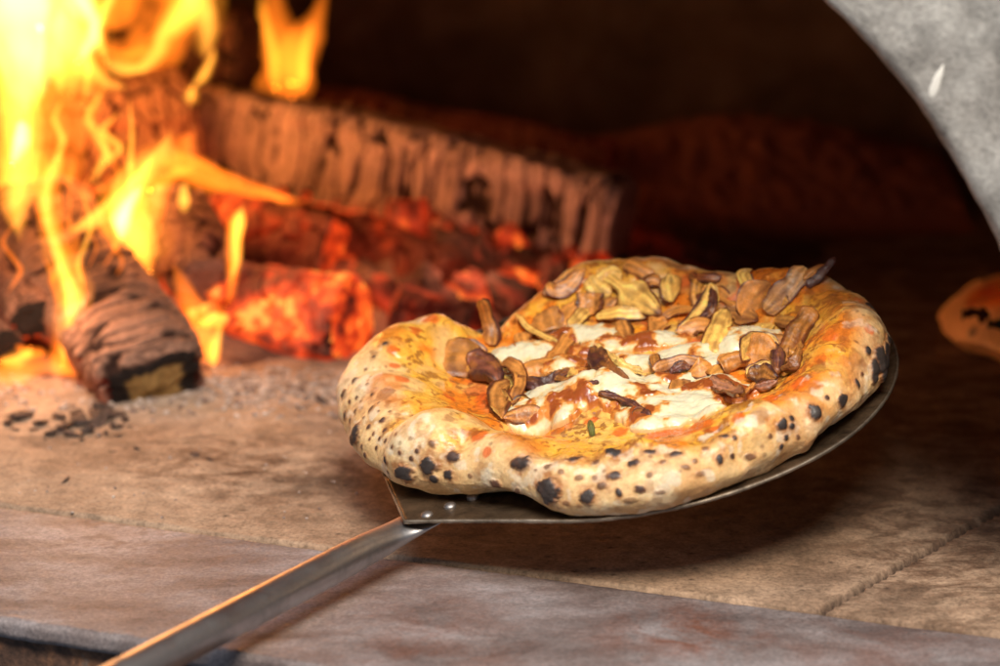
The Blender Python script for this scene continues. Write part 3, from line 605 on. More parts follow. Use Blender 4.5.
def slice_(kind, spine, wpx, th=3.0, face=.6, lift=(2, 2, 2), col=tan, skin=brn_, sk=.3, side='both', twist=0., lumpy=1., seed=0, name='mushroom_slice', cup=0.):
    M, K = 54, 56
    c3 = [surf(px, py)+PN*(l*.00072+.0004) for (px, py), l in zip(spine, lift)]
    pr = PROF[kind]; us_ = np.linspace(0, 1, M); ws = np.interp(us_, pr[0], pr[1])
    ker = np.array([.25, .5, .25]); ws[1:-1] = np.convolve(ws, ker, 'valid')
    V = np.zeros((M, K, 3)); Cx = np.zeros((M, K, 3)); a = np.linspace(0, 2*math.pi, K, endpoint=False)
    mpp = np.linalg.norm(c3[0]-CAM)/FPX; hw = wpx*mpp*.66; ht = th*(.00017 if th < 4.6 else .00036)
    ctr = np.array([bez(c3, t) for t in us_]); tan_ = np.gradient(ctr, axis=0)
    for i in range(M):
        Tt = nz(tan_[i]); toC = nz(CAM-ctr[i]); Fv = nz((1-face)*PN+face*toC); 
        Wd = nz(np.cross(Fv, Tt)); Nn = np.cross(Tt, Wd); tw = twist*(us_[i]-.5)
        Wd, Nn = Wd*math.cos(tw)+Nn*math.sin(tw), Nn*math.cos(tw)-Wd*math.sin(tw)
        ca_, sa_ = np.cos(a), np.sin(a)
        xw = np.sign(ca_)*np.abs(ca_)**.9*(1+.16*float(vnoise(np.array([us_[i]*5., seed*1.3, 0.]), seed)))+.10*float(vnoise(np.array([us_[i]*3.5, seed*1.3, 5.]), seed)); zt_ = np.sign(sa_)*np.abs(sa_)**.5
        endt = min(1, min(us_[i], 1-us_[i])*14+.12)
        V[i] = ctr[i]+np.outer(xw*hw*ws[i], Wd)+np.outer(zt_*ht*endt+cup*hw*(xw**2-.3)*ws[i], Nn)
        edge = np.abs(ca_) if side == 'both' else np.clip(ca_ if side == 'r' else -ca_, 0, 1)
        e = sstep(1-sk*1.2, 1-sk*.5, edge+.10*float(vnoise(np.array([us_[i]*6., seed*.7, 3.]), seed)))
        if kind in ('cap', 'halfcap'): e = np.maximum(e*(.25 if us_[i] < .5 and kind == 'cap' else 1), sstep(.90, .96, us_[i]))
        Cx[i] = mix(np.tile(col, (K, 1)), np.tile(skin, (K, 1)), e)
    nn = gnormals(V, cv=True); dv = lumpy*(.0008*fbm(V*130, 3, seed)+.0005*fbm(V*420, 3, seed+4))
    crl = (.0016*fbm(V*65, 2, seed+21))[..., None]*PN+(.0012*fbm(V*80, 2, seed+25))[..., None]*UP; V2 = V+nn*(dv*(.45 if th < 4.6 else 1.))[..., None]+crl; g = fbm(V*200, 3, seed+9); g2 = fbm(V*70, 3, seed+12)+.35*fbm(np.stack([np.repeat(us_[:, None], K, 1)*2.5, np.repeat(np.cos(a)[None]*7, M, 0), np.repeat(np.sign(np.sin(a))[None], M, 0)+seed], -1), 2, seed)
    stp = np.sin(np.cos(a)*9+seed)[None]*np.ones((M, 1))+.6*vnoise(np.stack([np.repeat(us_[:, None], K, 1)*3, np.repeat(np.cos(a)[None]*12, M, 0), 0*g], -1), seed); Cx = Cx*(1+.34*g[..., None]+.26*stp[..., None]); Cx = mix(Cx, brn_[None, None]*1.5, .55*sstep(.05, .6, g2)); Cx = mix(Cx, np.array([.70, .25, .04])[None, None], .35*sstep(.1, .6, -g2))
    caps = [np.array([list(range(K))[::-1]]), np.array([[(M-1)*K+i for i in range(K)]])]
    return fast_mesh(name, V2, [grid_faces(M, K, cv=True)]+caps, M_mush, pizza, {'Col': np.clip(Cx, 0, 1)})
ML = [
 # upright dark/tan stem at the fold of the rim
 ('strip', [(493, 348), (493, 325), (482, 305)], 13, 4, .9, (2, 4, 3), tan*.8, dk_, .55, 'l', .2),
 ('halfcap', [(458, 378), (459, 358), (460, 343)], 40, 4, .95, (1, 4, 5), tan*.8, brn_, .18, 'both', 0.),
 ('lens', [(467, 372), (483, 366), (500, 388)], 27, 9, .7, (4, 8, 4), np.array([.22, .07, .04]), dk_, .5, 'both', 0.),
 ('strip', [(503, 372), (528, 372), (526, 398), (510, 412)], 13, 4, .8, (5, 8, 7, 5), tan, brn_, .25, 'both', .4),
 ('lens', [(511, 388), (492, 400), (505, 424)], 20, 4, .8, (6, 7, 3), tan*.75, brn_, .35, 'both', .5),
 ('lens', [(505, 427), (525, 420), (546, 421)], 15, 3, .7, (5, 6, 5), tan*.9, brn_, .25, 'both', 0.),
 ('lens', [(520, 381), (545, 364), (568, 378)], 24, 3, .45, (4, 5, 4), tan*1.0, brn_, .12, 'both', 0.),
 ('lens', [(519, 384), (545, 398), (574, 378)], 14, 9, .8, (4, 5, 4), np.array([.075, .025, .02]), dk_, .5, 'both', 0.),
 ('strip', [(548, 370), (562, 358), (571, 342)], 14, 3, .7, (3, 5, 7), tan, brn_, .25, 'both', .2),
 ('thin', [(517, 322), (526, 338), (562, 349)], 6, 4, .7, (6, 8, 4), pale*.9, brn_, .3, 'both', 0.),
 ('halfcap', [(552, 336), (548, 325), (546, 317)], 26, 4, .8, (3, 5, 6), tan*.8, brn_, .2, 'both', 0.),
 ('lens', [(596, 356), (602, 388), (632, 386)], 17, 7, .9, (8, 8, 4), np.array([.07, .024, .02]), dk_, .5, 'both', 0.),
 ('thin', [(599, 357), (616, 374), (644, 380)], 8, 5, .5, (9, 8, 5), np.array([.85, .55, .16]), dk_, .15, 'both', 0.),
 # back rim
 ('lens', [(586, 276), (572, 294), (550, 308), (552, 290)], 15, 3, .8, (5, 6, 6, 6), tan*1.05, brn_, .25, 'both', .2),
 ('cap', [(600, 274), (618, 295), (663, 322)], 26, 4, .8, (4, 7, 5), pale, brn_, .16, 'both', .2),
 ('strip', [(612, 300), (600, 296), (592, 282)], 14, 3, .8, (4, 5, 4), pale*.9, brn_, .2, 'both', 0.),
 ('halfcap', [(590, 318), (590, 308), (589, 300)], 24, 5, .8, (4, 6, 7), tan, brn_, .3, 'both', 0.),
 ('strip', [(592, 312), (580, 320), (570, 330)], 11, 4, .7, (4, 4, 3), pale*.8, brn_, .25, 'both', 0.),
 ('strip', [(598, 321), (625, 326), (652, 318)], 12, 3, .6, (5, 6, 5), pale, brn_, .2, 'both', 0.),
 ('lens', [(674, 307), (672, 293), (671, 281)], 19, 4, .9, (4, 6, 5), pale*.9, brn_, .25, 'both', .2),
 ('lens', [(711, 292), (718, 318), (676, 338)], 18, 4, .8, (6, 8, 4), pale, dk_, .4, 'l', 0.),
 ('lens', [(713, 291), (722, 318), (690, 334)], 9, 5, .9, (5, 6, 3), dk_*1.4, dk_, .5, 'both', 0.),
 ('lens', [(678, 338), (698, 330), (716, 332)], 15, 3, .5, (4, 6, 4), tan, brn_, .2, 'both', 0.),
 ('halfcap', [(712, 357), (720, 340), (729, 319)], 22, 4, .75, (4, 7, 9), pale*1.05, brn_, .18, 'both', .3),
 ('lens', [(744, 322), (750, 302), (772, 291)], 25, 3, .85, (5, 7, 5), tan*1.1, brn_, .15, 'both', 0.),
 ('strip', [(766, 318), (790, 300), (806, 275)], 19, 3, .8, (6, 8, 5), np.array([.66, .32, .10]), brn_, .2, 'both', 0.),
 ('thin', [(806, 287), (822, 284), (836, 265)], 9, 4, .8, (3, 6, 7), dk_*1.5, dk_, .4, 'both', 0.),
 ('lens', [(804, 286), (815, 280), (826, 273)], 8, 3, .8, (3, 5, 6), tan, dk_, .2, 'both', 0.),
 # right front cluster
 ('strip', [(782, 368), (798, 342), (817, 317)], 17, 5, .8, (5, 9, 7), tan*.62, brn_, .35, 'both', .3),
 ('cap', [(722, 372), (748, 364), (779, 366)], 38, 5, .8, (6, 9, 6), tan*.85, dk_, .2, 'l', .1),
 ('lens', [(745, 372), (756, 352), (780, 356)], 22, 4, .85, (9, 12, 8), pale*.75, dk_, .2, 'both', 0.),
 ('lens', [(772, 350), (784, 364), (776, 382)], 12, 8, .9, (9, 9, 5), dk_*1.7, dk_, .5, 'both', 0.),
 ('lens', [(783, 378), (800, 372), (800, 356)], 11, 5, .8, (5, 6, 6), tan*.55, brn_, .4, 'both', 0.),
 ('strip', [(738, 346), (762, 350), (788, 345)], 10, 4, .6, (6, 6, 6), tan*.6, brn_, .3, 'both', 0.),
 ('lens', [(748, 384), (764, 378), (778, 386)], 14, 6, .8, (5, 7, 5), tan*.5, dk_, .4, 'both', 0.),
 ('lens', [(755, 392), (770, 392), (778, 384)], 8, 5, .8, (4, 6, 5), pink, brn_, .4, 'both', 0.),
 ('thin', [(654, 376), (680, 366), (714, 367)], 11, 4, .7, (4, 6, 4), tan*.8, brn_, .35, 'both', 0.),
 ('lens', [(655, 376), (657, 370), (656, 362)], 9, 4, .8, (4, 5, 5), tan*.6, brn_, .3, 'both', 0.),
 ('lens', [(672, 382), (683, 376), (692, 374)], 8, 5, .7, (5, 6, 4), dk_*2, dk_, .4, 'both', 0.),
 ('strip', [(709, 387), (728, 394), (744, 402)], 11, 5, .6, (4, 6, 4), pink*1.1, brn_, .3, 'both', 0.),
 ('thin', [(738, 404), (748, 398), (756, 390)], 5, 4, .7, (4, 6, 5), tan*1.1, brn_, .3, 'both', 0.),
 ('thin', [(600, 401), (628, 402), (652, 424)], 8, 5, .7, (5, 6, 4), dk_*1.5, dk_, .5, 'both', 0.),
 ('lens', [(634, 424), (642, 416), (653, 426)], 12, 4, .6, (4, 5, 4), tan*.6, brn_, .3, 'both', 0.),
 ('lens', [(538, 340), (560, 342), (575, 336)], 8, 3, .5, (4, 5, 4), tan*.7, brn_, .3, 'both', 0.),
 ('strip', [(690, 278), (704, 290), (722, 280)], 10, 4, .8, (3, 5, 4), brn_*1.8, dk_, .35, 'both', 0.),
 ('lens', [(690, 300), (700, 306), (708, 300)], 10, 4, .8, (4, 5, 4), brn_*1.7, dk_, .35, 'both', 0.),
 ('lens', [(640, 290), (655, 284), (664, 292)], 12, 3, .8, (4, 5, 4), tan, brn_, .25, 'both', 0.),
 ('lens', [(575, 388), (586, 392), (600, 388)], 7, 5, .6, (4, 4, 4), dk_*1.6, dk_, .4, 'both', 0.),
 ('strip', [(548, 382), (566, 390), (584, 382)], 6, 4, .6, (4, 5, 4), tan*.6, brn_, .3, 'both', 0.),
]
mr = random.Random(4)
ex_ = random.Random(9)
for bx, by in ((560, 296), (574, 318), (604, 284), (612, 312), (628, 330), (640, 276), (648, 308), (662, 330), (684, 318), (698, 296), (690, 330), (726, 300), (738, 318), (752, 284), (778, 300), (786, 326), (762, 332), (792, 350), (726, 372), (700, 372), (536, 330), (520, 345), (584, 344), (486, 372), (498, 408), (530, 412), (476, 352), (560, 378), (676, 392), (764, 374)):
    a_, l_ = ex_.uniform(-.9, 1.9), ex_.uniform(12, 22); dx, dy = math.cos(a_)*l_, -math.sin(a_)*l_*.7; bw = ex_.uniform(-15, 15)
    ML.append((ex_.choice(['lens', 'halfcap', 'cap', 'strip', 'thin']), [(bx-dx, by-dy), (bx+bw, by+bw*.5), (bx+dx, by+dy)], ex_.uniform(10, 19), 2.4, ex_.uniform(.35, .85), (1.5, ex_.uniform(3, 5), 1.5), [tan, pale, tan*.7, np.array([.66, .30, .06])][ex_.randrange(4)], brn_, ex_.choice([.15, .3, .45]), ex_.choice(['l', 'r', 'both']), 0.))
for k, a in enumerate(ML):
    kind, sp, wpx, th_, fc, lf, c_, sk_c, sk, sd, tw = a; tw += mr.uniform(-.8, .8)
    slice_(kind, sp, wpx, th_, fc, lf, c_, sk_c, sk, sd, tw, 1., 300+k*5, cup=mr.uniform(-.45, .5))
slice_('lens', [(590, 424), (593, 430), (592, 437)], 5, 2, .9, (1, 1.5, 1), np.array([.12, .13, .03]), np.array([.08, .09, .02]), .3, 'both', 0., .3, 900, 'herb_leaf')

# ------------------------------------------------------------------ second pizza, at the right
P2 = on_z(1145, 350); 
R2k = ([0, 60, 120, 160, 180, 200, 240, 300], [.145, .14, .142, .140, .137, .126, .110, .110])
C2 = build_crust(P2, np.array([1., 0, 0]), np.array([0, 1., 0]), np.array([0, 0, 1.]), R2k, ([0, 120, 240], [.060, .075, .07]), ([0, 90, 180, 220, 270], [.028, .028, .024, .024, .028]), 420, 60, 120, .018, 400, [(-.080, -.022, .034, .028), (-.05, .03, .04, .020)])
W2 = C2['W'].reshape(-1, 3); s2 = C2['s'].reshape(-1); n1 = fbm(W2*30, 3, 70); n2 = fbm(W2*80, 3, 71)
c2 = mix((cream*np.array([1, .85, .75]))[None], (toast)[None], sstep(-.2, .6, n1)); o2 = sstep(.20, .34, s2+.08*n1); c2 = mix(c2, mix(orange[None], red[None], sstep(-.3, .4, n2)), .92*o2)
f1, _, wi = worley(W2*60, 90); c2 = mix(c2, blk[None]*2, .8*(1-sstep(.2, .34, f1))*(wi > .72)*(s2 < .5))
c2 = mix(c2, cream[None]*.6, .7*sstep(.3, .6, n1)*o2)
pizza2 = empty('pizza', P2); tag(pizza2, 'another pizza at the right edge of the photo baking on the oven floor', 'pizza')
fast_mesh('crust', W2, C2['F'], M_crust, pizza2, {'Col': np.clip(c2, 0, 1), 'wet': o2*.6})
def leaf(px, py, ln, wd, par, c, h):
    m_, k_ = 20, 9; c0 = on_y(px, py, P2[1]-.07)
    u, v = np.meshgrid(np.linspace(0, 1, m_), np.linspace(-1, 1, k_), indexing='ij')
    X = (u-.5)*ln; Y = v*wd*np.sin(np.pi*np.clip(u, .02, .98))**.7; Z = -.25*np.abs(v)*wd+.004*vnoise(np.stack([u*4, v*2, u*0+px], -1))
    T_ = c0+np.stack([X, -Y*.5, Z+Y*.8], -1)
    G = np.concatenate([T_, (T_+np.array([0, .0006, -.0006]))[:, ::-1]], 1)
    return fast_mesh('basil_leaf', G, grid_faces(m_, G.shape[1], cv=True), M_leaf, par, {'Col': np.tile(np.array(c), (G.shape[0]*G.shape[1], 1))})
leaf(1008, 322, .026, .006, pizza2, (.03, .035, .012), 0); leaf(976, 312, .018, .005, pizza2, (.06, .02, .012), 0)

# ------------------------------------------------------------------ logs
def make_log(label, p0, p1, a, b, sq=2.6, roll=0., cell=(.018, .045), base=(.36, .21, .16), dark=(.02, .011, .009), glow=0., gl_under=0., seed=0, nu=260, nv=220, depth=.005, bend=0., end=None, ash=.5, gcrack=0., cw=0.):
    p0 = np.array(p0); p1 = np.array(p1); ax = p1-p0; Ln = np.linalg.norm(ax); T_ = ax/Ln
    wd = nz(np.cross(T_, [0, 0, 1.])); upv = np.cross(wd, T_)
    wd, upv = wd*math.cos(roll)+upv*math.sin(roll), upv*math.cos(roll)-wd*math.sin(roll)
    u, t = np.meshgrid(np.linspace(0, 1, nu), np.linspace(0, 2*math.pi, nv, endpoint=False), indexing='ij')
    cx = np.sign(np.cos(t))*np.abs(np.cos(t))**(2/sq); cz = np.sign(np.sin(t))*np.abs(np.sin(t))**(2/sq)
    pz = np.stack([u*Ln/.06, np.cos(t)*1.2, np.sin(t)*1.2], -1)
    rr = 1+.13*fbm(pz, 3, seed)
    er = .9; endk = 1-.13*(1-sstep(0, .03, u))-.13*(1-sstep(0, .03, 1-u))
    P = p0+T_*(u*Ln)[..., None]+wd*(cx*a*rr*endk)[..., None]+upv*(cz*b*rr*endk+bend*np.sin(u*math.pi))[..., None]
    arc = t*(a+b)/2
    cyc = max(1.1, 2*math.pi*(a+b)/2/cell[1])
    q = np.stack([u*Ln/cell[0]+.28*fbm(np.stack([u*Ln/.03, np.cos(t)*2, np.sin(t)*2], -1), 2, seed+3), np.cos(t)*cyc/6.28*1.0, np.sin(t)*cyc/6.28*1.0], -1)
    f1, f2, idv = worley(q, seed+20, .62); wdt = f2-f1
    keep = .5+.5*fbm(pz*1.4, 3, seed+31)
    crack = (1-sstep(.01+cw, .04+cw*1.6+.16*np.clip(keep, 0, 1)**1.5, wdt+.06*fbm(P*160, 2, seed)))
    q2 = np.stack([u*Ln/.0065, np.cos(t)*cyc/6.28*2.2, np.sin(t)*cyc/6.28*2.2], -1); g1, g2_, gid = worley(q2+.6*fbm(pz*2, 2, seed+77)[..., None], seed+55, .9)
    fine_c = (1-sstep(.03, .16, g2_-g1))*(.35+.65*sstep(-.2, .4, fbm(P*50, 2, seed+56)))
    nn = gnormals(P, cv=True); ctr = p0+T_*(u*Ln)[..., None]
    sgn = np.sign(((P-ctr)*nn).sum(-1).mean()); nn = nn*sgn
    V = P+nn*(-depth*crack-.0010*fine_c+.0013*(idv-.5)*depth/.005+.0008*fbm(P*150, 3, seed+7))[..., None]
    n1 = fbm(P*70, 4, seed+40); n0 = fbm(P*18, 3, seed+41)
    colr = mix(np.array(base)[None, None]*(1+.18*n1[..., None]), np.array(base)[None, None]*.30, np.clip(.55*sstep(.0, .7, n0)+(1-ash)*.6*sstep(-.4, .4, n1), 0, 1))
    colr = colr*(.86+.25*idv[..., None])*(.85+.3*gid[..., None]); colr = mix(colr, np.array(dark)[None, None]*1.5, .6*fine_c)
    colr = mix(colr, np.array(dark)[None, None], np.clip(crack*1.2, 0, 1))
    dn = -nn[..., 2]
    g = glow*(.5+.55*fbm(P*34, 3, seed+50))+gl_under*sstep(-.15, .75, dn)+gcrack*crack
    root_ends = []
    F = [grid_faces(nu, nv, cv=True)]
    # end caps as rings towards the centre
    caps = []
    def cap(i, sgn2):
        ring = V[i]; cc_ = ring.mean(0); ks_ = np.linspace(1, 0.02, 24)
        G = cc_+(ring-cc_)[None]*ks_[:, None, None]; G = G+T_*sgn2*(.0035*np.sqrt(np.clip(1-ks_**2, 0, 1)))[:, None, None]
        G = G+T_[None, None]*(.0015*fbm(G*110, 3, seed+60))[..., None]*(ks_ < .99)[:, None, None]
        return G, ks_
    o = fast_mesh('log', V, F, M_wood, None, {'Col': np.clip(colr, 0, 1), 'glow': np.clip(g, 0, 1.2)})
    tag(o, label, 'log', 'burning logs')
    for i, sg in ((0, -1), (nu-1, 1)):
        G, ks_ = cap(i, sg); kk = np.repeat(ks_[:, None], nv, 1); nz1 = fbm(G*60, 3, seed+61)
        if end and ((end[0] == 0) == (i == 0)):
            ce = mix(np.array(end[1])[None, None]*(1+.3*nz1[..., None]), np.array([.02, .013, .011])[None, None], sstep(end[2]-.08, end[2]+.08, kk+.10*nz1)); ge = 0*kk
        else:
            ce = np.tile(np.array(base)*(.30 if glow > .3 else .75), G.shape[:2]+(1,))*(1+.3*nz1[..., None]); ge = np.clip(glow*(.75+.5*nz1), 0, 1)
        fast_mesh('cut_end', G, grid_faces(len(ks_), nv, cv=True), M_wood, o, {'Col': np.clip(ce, 0, 1), 'glow': ge})
    return o
make_log('long pale ash covered log with deep upright cracks lying across the back of the fire', on_y(186, 122, .62), on_y(622, 226, .47), .028, .037, 4.6, .1, (.0165, .10), (.50, .345, .30), glow=.02, gl_under=.60, seed=1, nu=620, nv=260, depth=.007, ash=.85, cw=.0)
make_log('thick cracked log in front with a sawn brown end and charred rim', on_y(154, 386, .20), on_y(28, 208, .40), .040, .025, 3.0, .15, (.0115, .07), (.36, .19, .13), glow=.03, gl_under=.35, seed=2, nu=420, depth=.0035, end=(0, (.30, .17, .06), .62), ash=.6, dark=(.03, .015, .011), cw=.04)
make_log('thin round log at left with a black charred end', on_y(33, 320, .26), on_y(-40, 190, .44), .0165, .0165, 2.1, 0, (.014, .03), (.30, .15, .10), glow=.15, gl_under=.5, seed=3, depth=.003, end=(0, (.018, .013, .012), .97))
make_log('small black ended log under the thin round log at left edge', on_y(6, 344, .25), on_y(-75, 250, .42), .0115, .0115, 2.1, 0, (.012, .03), (.2, .10, .07), glow=.1, gl_under=.5, seed=4, depth=.002, end=(0, (.018, .013, .012), .97))
make_log('red glowing log with ashy right end low in the middle of the fire', on_y(182, 300, .37), on_y(352, 322, .30), .030, .030, 2.4, .2, (.016, .04), (.24, .11, .08), glow=1.0, gl_under=.3, seed=5, depth=.006, ash=.7, gcrack=-.1)
make_log('short charred chunk standing between the sawn log and the red glowing log', on_y(176, 210, .42), on_y(212, 292, .33), .026, .022, 2.8, .3, (.012, .03), (.33, .18, .14), glow=.15, gl_under=.5, seed=6, depth=.004)
make_log('broad cracked log wrapped in flames at upper left of the fire', on_y(-60, 165, .50), on_y(192, 118, .55), .035, .040, 3, 0, (.016, .03), (.30, .15, .09), glow=.25, gl_under=.6, seed=7, nu=380, depth=.005, gcrack=.1)
make_log('short broken log glowing dull red beside the upper side of the red glowing log', on_y(212, 222, .47), on_y(335, 250, .43), .022, .024, 2.6, .4, (.016, .03), (.16, .07, .05), glow=.62, seed=15, depth=.006, nu=160, nv=140)
make_log('dark red broken log end under the middle of the long ash covered log', on_y(352, 240, .47), on_y(452, 282, .41), .022, .021, 2.4, .8, (.018, .03), (.12, .05, .035), glow=.42, seed=16, depth=.006, nu=160, nv=140)
make_log('small ember log just behind the left rim of the pizza', on_y(400, 318, .33), on_y(478, 330, .31), .018, .018, 2.4, .8, (.016, .03), (.12, .05, .035), glow=.45, seed=17, depth=.005, nu=140, nv=120)
make_log('dim rough log lying behind the long ash covered log', on_y(300, 108, .78), on_y(610, 168, .70), .022, .022, 2.3, 0, (.02, .03), (.26, .12, .09), glow=.1, seed=8, depth=.007, ash=.3)
make_log('blackened log end leaning into the flames above the long log', on_y(120, 40, .66), on_y(250, 50, .62), .030, .032, 2.6, 0, (.02, .04), (.10, .05, .035), glow=.05, seed=9, depth=.005, ash=.2)

# ------------------------------------------------------------------ embers
def bed_h(x, y):
    c = np.array([-.10, .50]); g = np.exp(-(((x-c[0])/.20)**2+((y-c[1])/.13)**2)**1.3)*.034
    g = g+.016*np.exp(-(((x+.34)/.16)**2+((y-.40)/.13)**2)**1.5)+.055*np.exp(-(((x-.16)/.17)**2+((y-.80)/.10)**2))+.02*np.exp(-(((x+.1)/.25)**2+((y-.74)/.12)**2))
    return g
gx, gy = np.meshgrid(np.linspace(-.62, .32, 420), np.linspace(.17, .95, 320), indexing='ij')
G3 = np.stack([gx, gy, 0*gx], -1); hb = bed_h(gx, gy); f1, f2, idv = worley(G3*55, 5)
lump = sstep(.002, .02, hb)
zb = -.003+hb+(.010*(1-f1)*lump+.004*fbm(G3*90, 3, 8)*lump)
fire_m = np.exp(-(((gx+.16)/.20)**2+((gy-.45)/.17)**2)**1.5)
glow = np.clip(fire_m*(.15+.75*fbm(G3*22, 3, 9)+.45*(1-sstep(.0, .3, f2-f1))), 0, 1)*lump
colb = mix(np.array([.10, .05, .04])[None, None], np.array([.26, .16, .12])[None, None], sstep(-.3, .5, fbm(G3*40, 4, 14))); colb = mix(colb, np.array([.05, .025, .018])[None, None], .8*sstep(.38, .46, gy-.0*gx))
colb = mix(colb, np.array([.34, .13, .09])[None, None], sstep(-.02, .04, gx)*sstep(.6, .68, gy))
bed = fast_mesh('ember_bed', np.stack([gx, gy, zb], -1), grid_faces(420, 320), M_wood, None, {'Col': colb, 'glow': glow})
tag(bed, 'bed of red embers and grey ash under the burning logs', 'embers', None, 'stuff')
variants = []
def coal_mesh(seed, nu=26, nv=30):
    t, p = np.meshgrid(np.linspace(0, math.pi, nu), np.linspace(0, 2*math.pi, nv, endpoint=False), indexing='ij')
    d = np.stack([np.sin(t)*np.cos(p), np.sin(t)*np.sin(p), np.cos(t)], -1); f1, f2, i = worley(d*1.5+seed*3.1, seed)
    r = 1+.28*fbm(d*1.4+seed, 3, seed)-.16*(1-sstep(0, .25, f2-f1)); q = np.sign(d)*np.abs(d)**.75
    return q*r[..., None]
CM = []
for k in range(6):
    o = fast_mesh('coal', coal_mesh(k)*.01, grid_faces(26, 30, cv=True), M_coal); CM.append(o)
coalpos = []
tries = 0
while len(coalpos) < 44 and tries < 9000:
    tries += 1
    px, py = random.uniform(215, 600), random.uniform(175, 350)
    y = .26+(375-py)/210*.36+random.uniform(-.03, .03)
    x = on_z(px, py)[0]
    if y < .24 or y > .68: continue
    pq = project(np.array([x, y, .02]))
    if pq[0] < 385 and pq[1] > 225: continue
    if bed_h(x, y) < .006: continue
    if all((x-c[0])**2+(y-c[1])**2 > .013**2 for c in coalpos): coalpos.append((x, y))
for px, py, y in ((455, 300, .36), (400, 372, .24), (430, 345, .30), (480, 300, .38), (520, 290, .40), (385, 325, .31)):
    p = on_z(px, py); coalpos.append((p[0], p[1]))
for k, (x, y) in enumerate(coalpos):
    o = CM[k] if k < 6 else CM[k % 6].copy()
    if k >= 6: COL.objects.link(o)
    s = random.choice([.5, .7, 1, 1.3, 1.8]); o.location = (x, y, bed_h(x, y)+.006*s); o.rotation_euler = [random.uniform(0, 6.3) for _ in range(3)]; o.scale = (s*1.3, s, s*.85)
    tag(o, 'lump of glowing coal lying in the ember bed between the logs', 'coal', 'coals glowing in the ember bed')
# charcoal chips on the clean floor in front of the sawn log
def chip_mesh(seed):
    v = coal_mesh(seed, 10, 12); v = np.sign(v)*np.abs(v)**.7*(1+.5*vnoise(v*2.5+seed, seed))[..., None]*np.array([1.3, .8, .25]); return v*.0052
def dark_mat():
    m, nt, b = mat_new('charcoal'); tc = N(nt, 'ShaderNodeTexCoord'); n1 = noise(nt, 300, 4, .7, tc.outputs['Object'])
    nt.links.new(ramp(nt, n1.outputs[0], [(.35, (.02, .012, .01)), (.7, (.14, .08, .06))]).outputs[0], b.inputs['Base Color']); b.inputs['Roughness'].default_value = .8; return m
M_char = dark_mat()
ch0 = []
for k in range(4): ch0.append(fast_mesh('charcoal_chip', chip_mesh(k+20), grid_faces(10, 12, cv=True), M_char))
cpos = [(66, 428, 1.3), (78, 420, 1.0), (88, 432, 1.1), (100, 424, 1.4), (110, 418, 1.2), (116, 428, .9), (60, 418, .8), (50, 434, .7), (95, 415, 1.0), (72, 436, .8), (125, 420, .7), (84, 425, 1.3), (106, 434, .6), (40, 424, .9), (20, 418, 1.1), (8, 424, .8), (104, 410, 1.1), (58, 432, .5), (64, 422, .4), (92, 426, .5), (99, 437, .35), (118, 436, .4), (130, 427, .35), (82, 440, .4), (34, 430, .4), (112, 424, .5), (76, 413, .6), (45, 440, .3), (15, 430, .4), (195, 455, .5), (137, 449, .4), (210, 460, .35), (66, 481, .4), (300, 410, .5), (322, 402, .6)]
CHL = {(195, 455): 'lone charcoal chip on clean floor midway between the sawn log and the peel handle', (137, 449): 'small charcoal chip lying just right of the chip heap on clean floor', (210, 460): 'tiny charcoal crumb beside the lone chip nearer the peel handle',
       (66, 481): 'charcoal chip lying alone close to the seam of the grey ledge at left', (300, 410): 'charcoal chip in pale ash straight below the red glowing log', (322, 402): 'charcoal chip in pale ash nearest the left rim of the pizza', (8, 424): 'charcoal chip at the very left edge of the photo', (130, 427): 'small charcoal chip at the right end of the heap in front of the sawn log'}
for k, (px, py, s) in enumerate(cpos):
    o = ch0[k] if k < 4 else ch0[k % 4].copy()
    if k >= 4: COL.objects.link(o)
    p = on_z(px, py); o.location = (p[0], p[1], .0015*s); o.rotation_euler = (random.uniform(-.4, .4), random.uniform(-.4, .4), random.uniform(0, 6)); o.scale = (s*random.uniform(.6, 1.5), s*random.uniform(.5, 1.2), s*random.uniform(.5, 1.4))
    tag(o, CHL.get((px, py), 'small dark charcoal chip in the loose heap in front of the sawn log'), 'charcoal', 'charcoal chips on the oven floor')
# ash crumbs: nobody could count them
V, F = [], []; base = coal_mesh(3, 6, 7).reshape(-1, 3); bf = grid_faces(6, 7, cv=True)
nC = 900
for k in range(nC):
    px = random.gauss(265, 70); py = random.gauss(386, 9)
    if k % 3 == 0: px = random.uniform(0, 380); py = random.gauss(398, 12)
    if k % 11 == 0: px = random.uniform(0, 420); py = random.uniform(400, 520)
    p = on_z(px, py); s = random.uniform(.0006, .0022)*(.45 if k % 11 == 0 else 1); V.append(base*s*np.array([1, 1, .7])+np.array([p[0], p[1], s*.4])); F.append(bf+len(base)*k)
def ash_mat():
    m, nt, b = mat_new('pale_ash'); tc = N(nt, 'ShaderNodeTexCoord'); n1 = noise(nt, 150, 3, .6, tc.outputs['Object'])
    nt.links.new(ramp(nt, n1.outputs[0], [(.4, (.16, .10, .08)), (.6, (.62, .50, .43))]).outputs[0], b.inputs['Base Color']); b.inputs['Roughness'].default_value = .95; return m
ash = fast_mesh('ash', np.concatenate(V), np.concatenate(F), ash_mat()); tag(ash, 'pale ash crumbs scattered on the floor before the embers', 'ash', None, 'stuff')

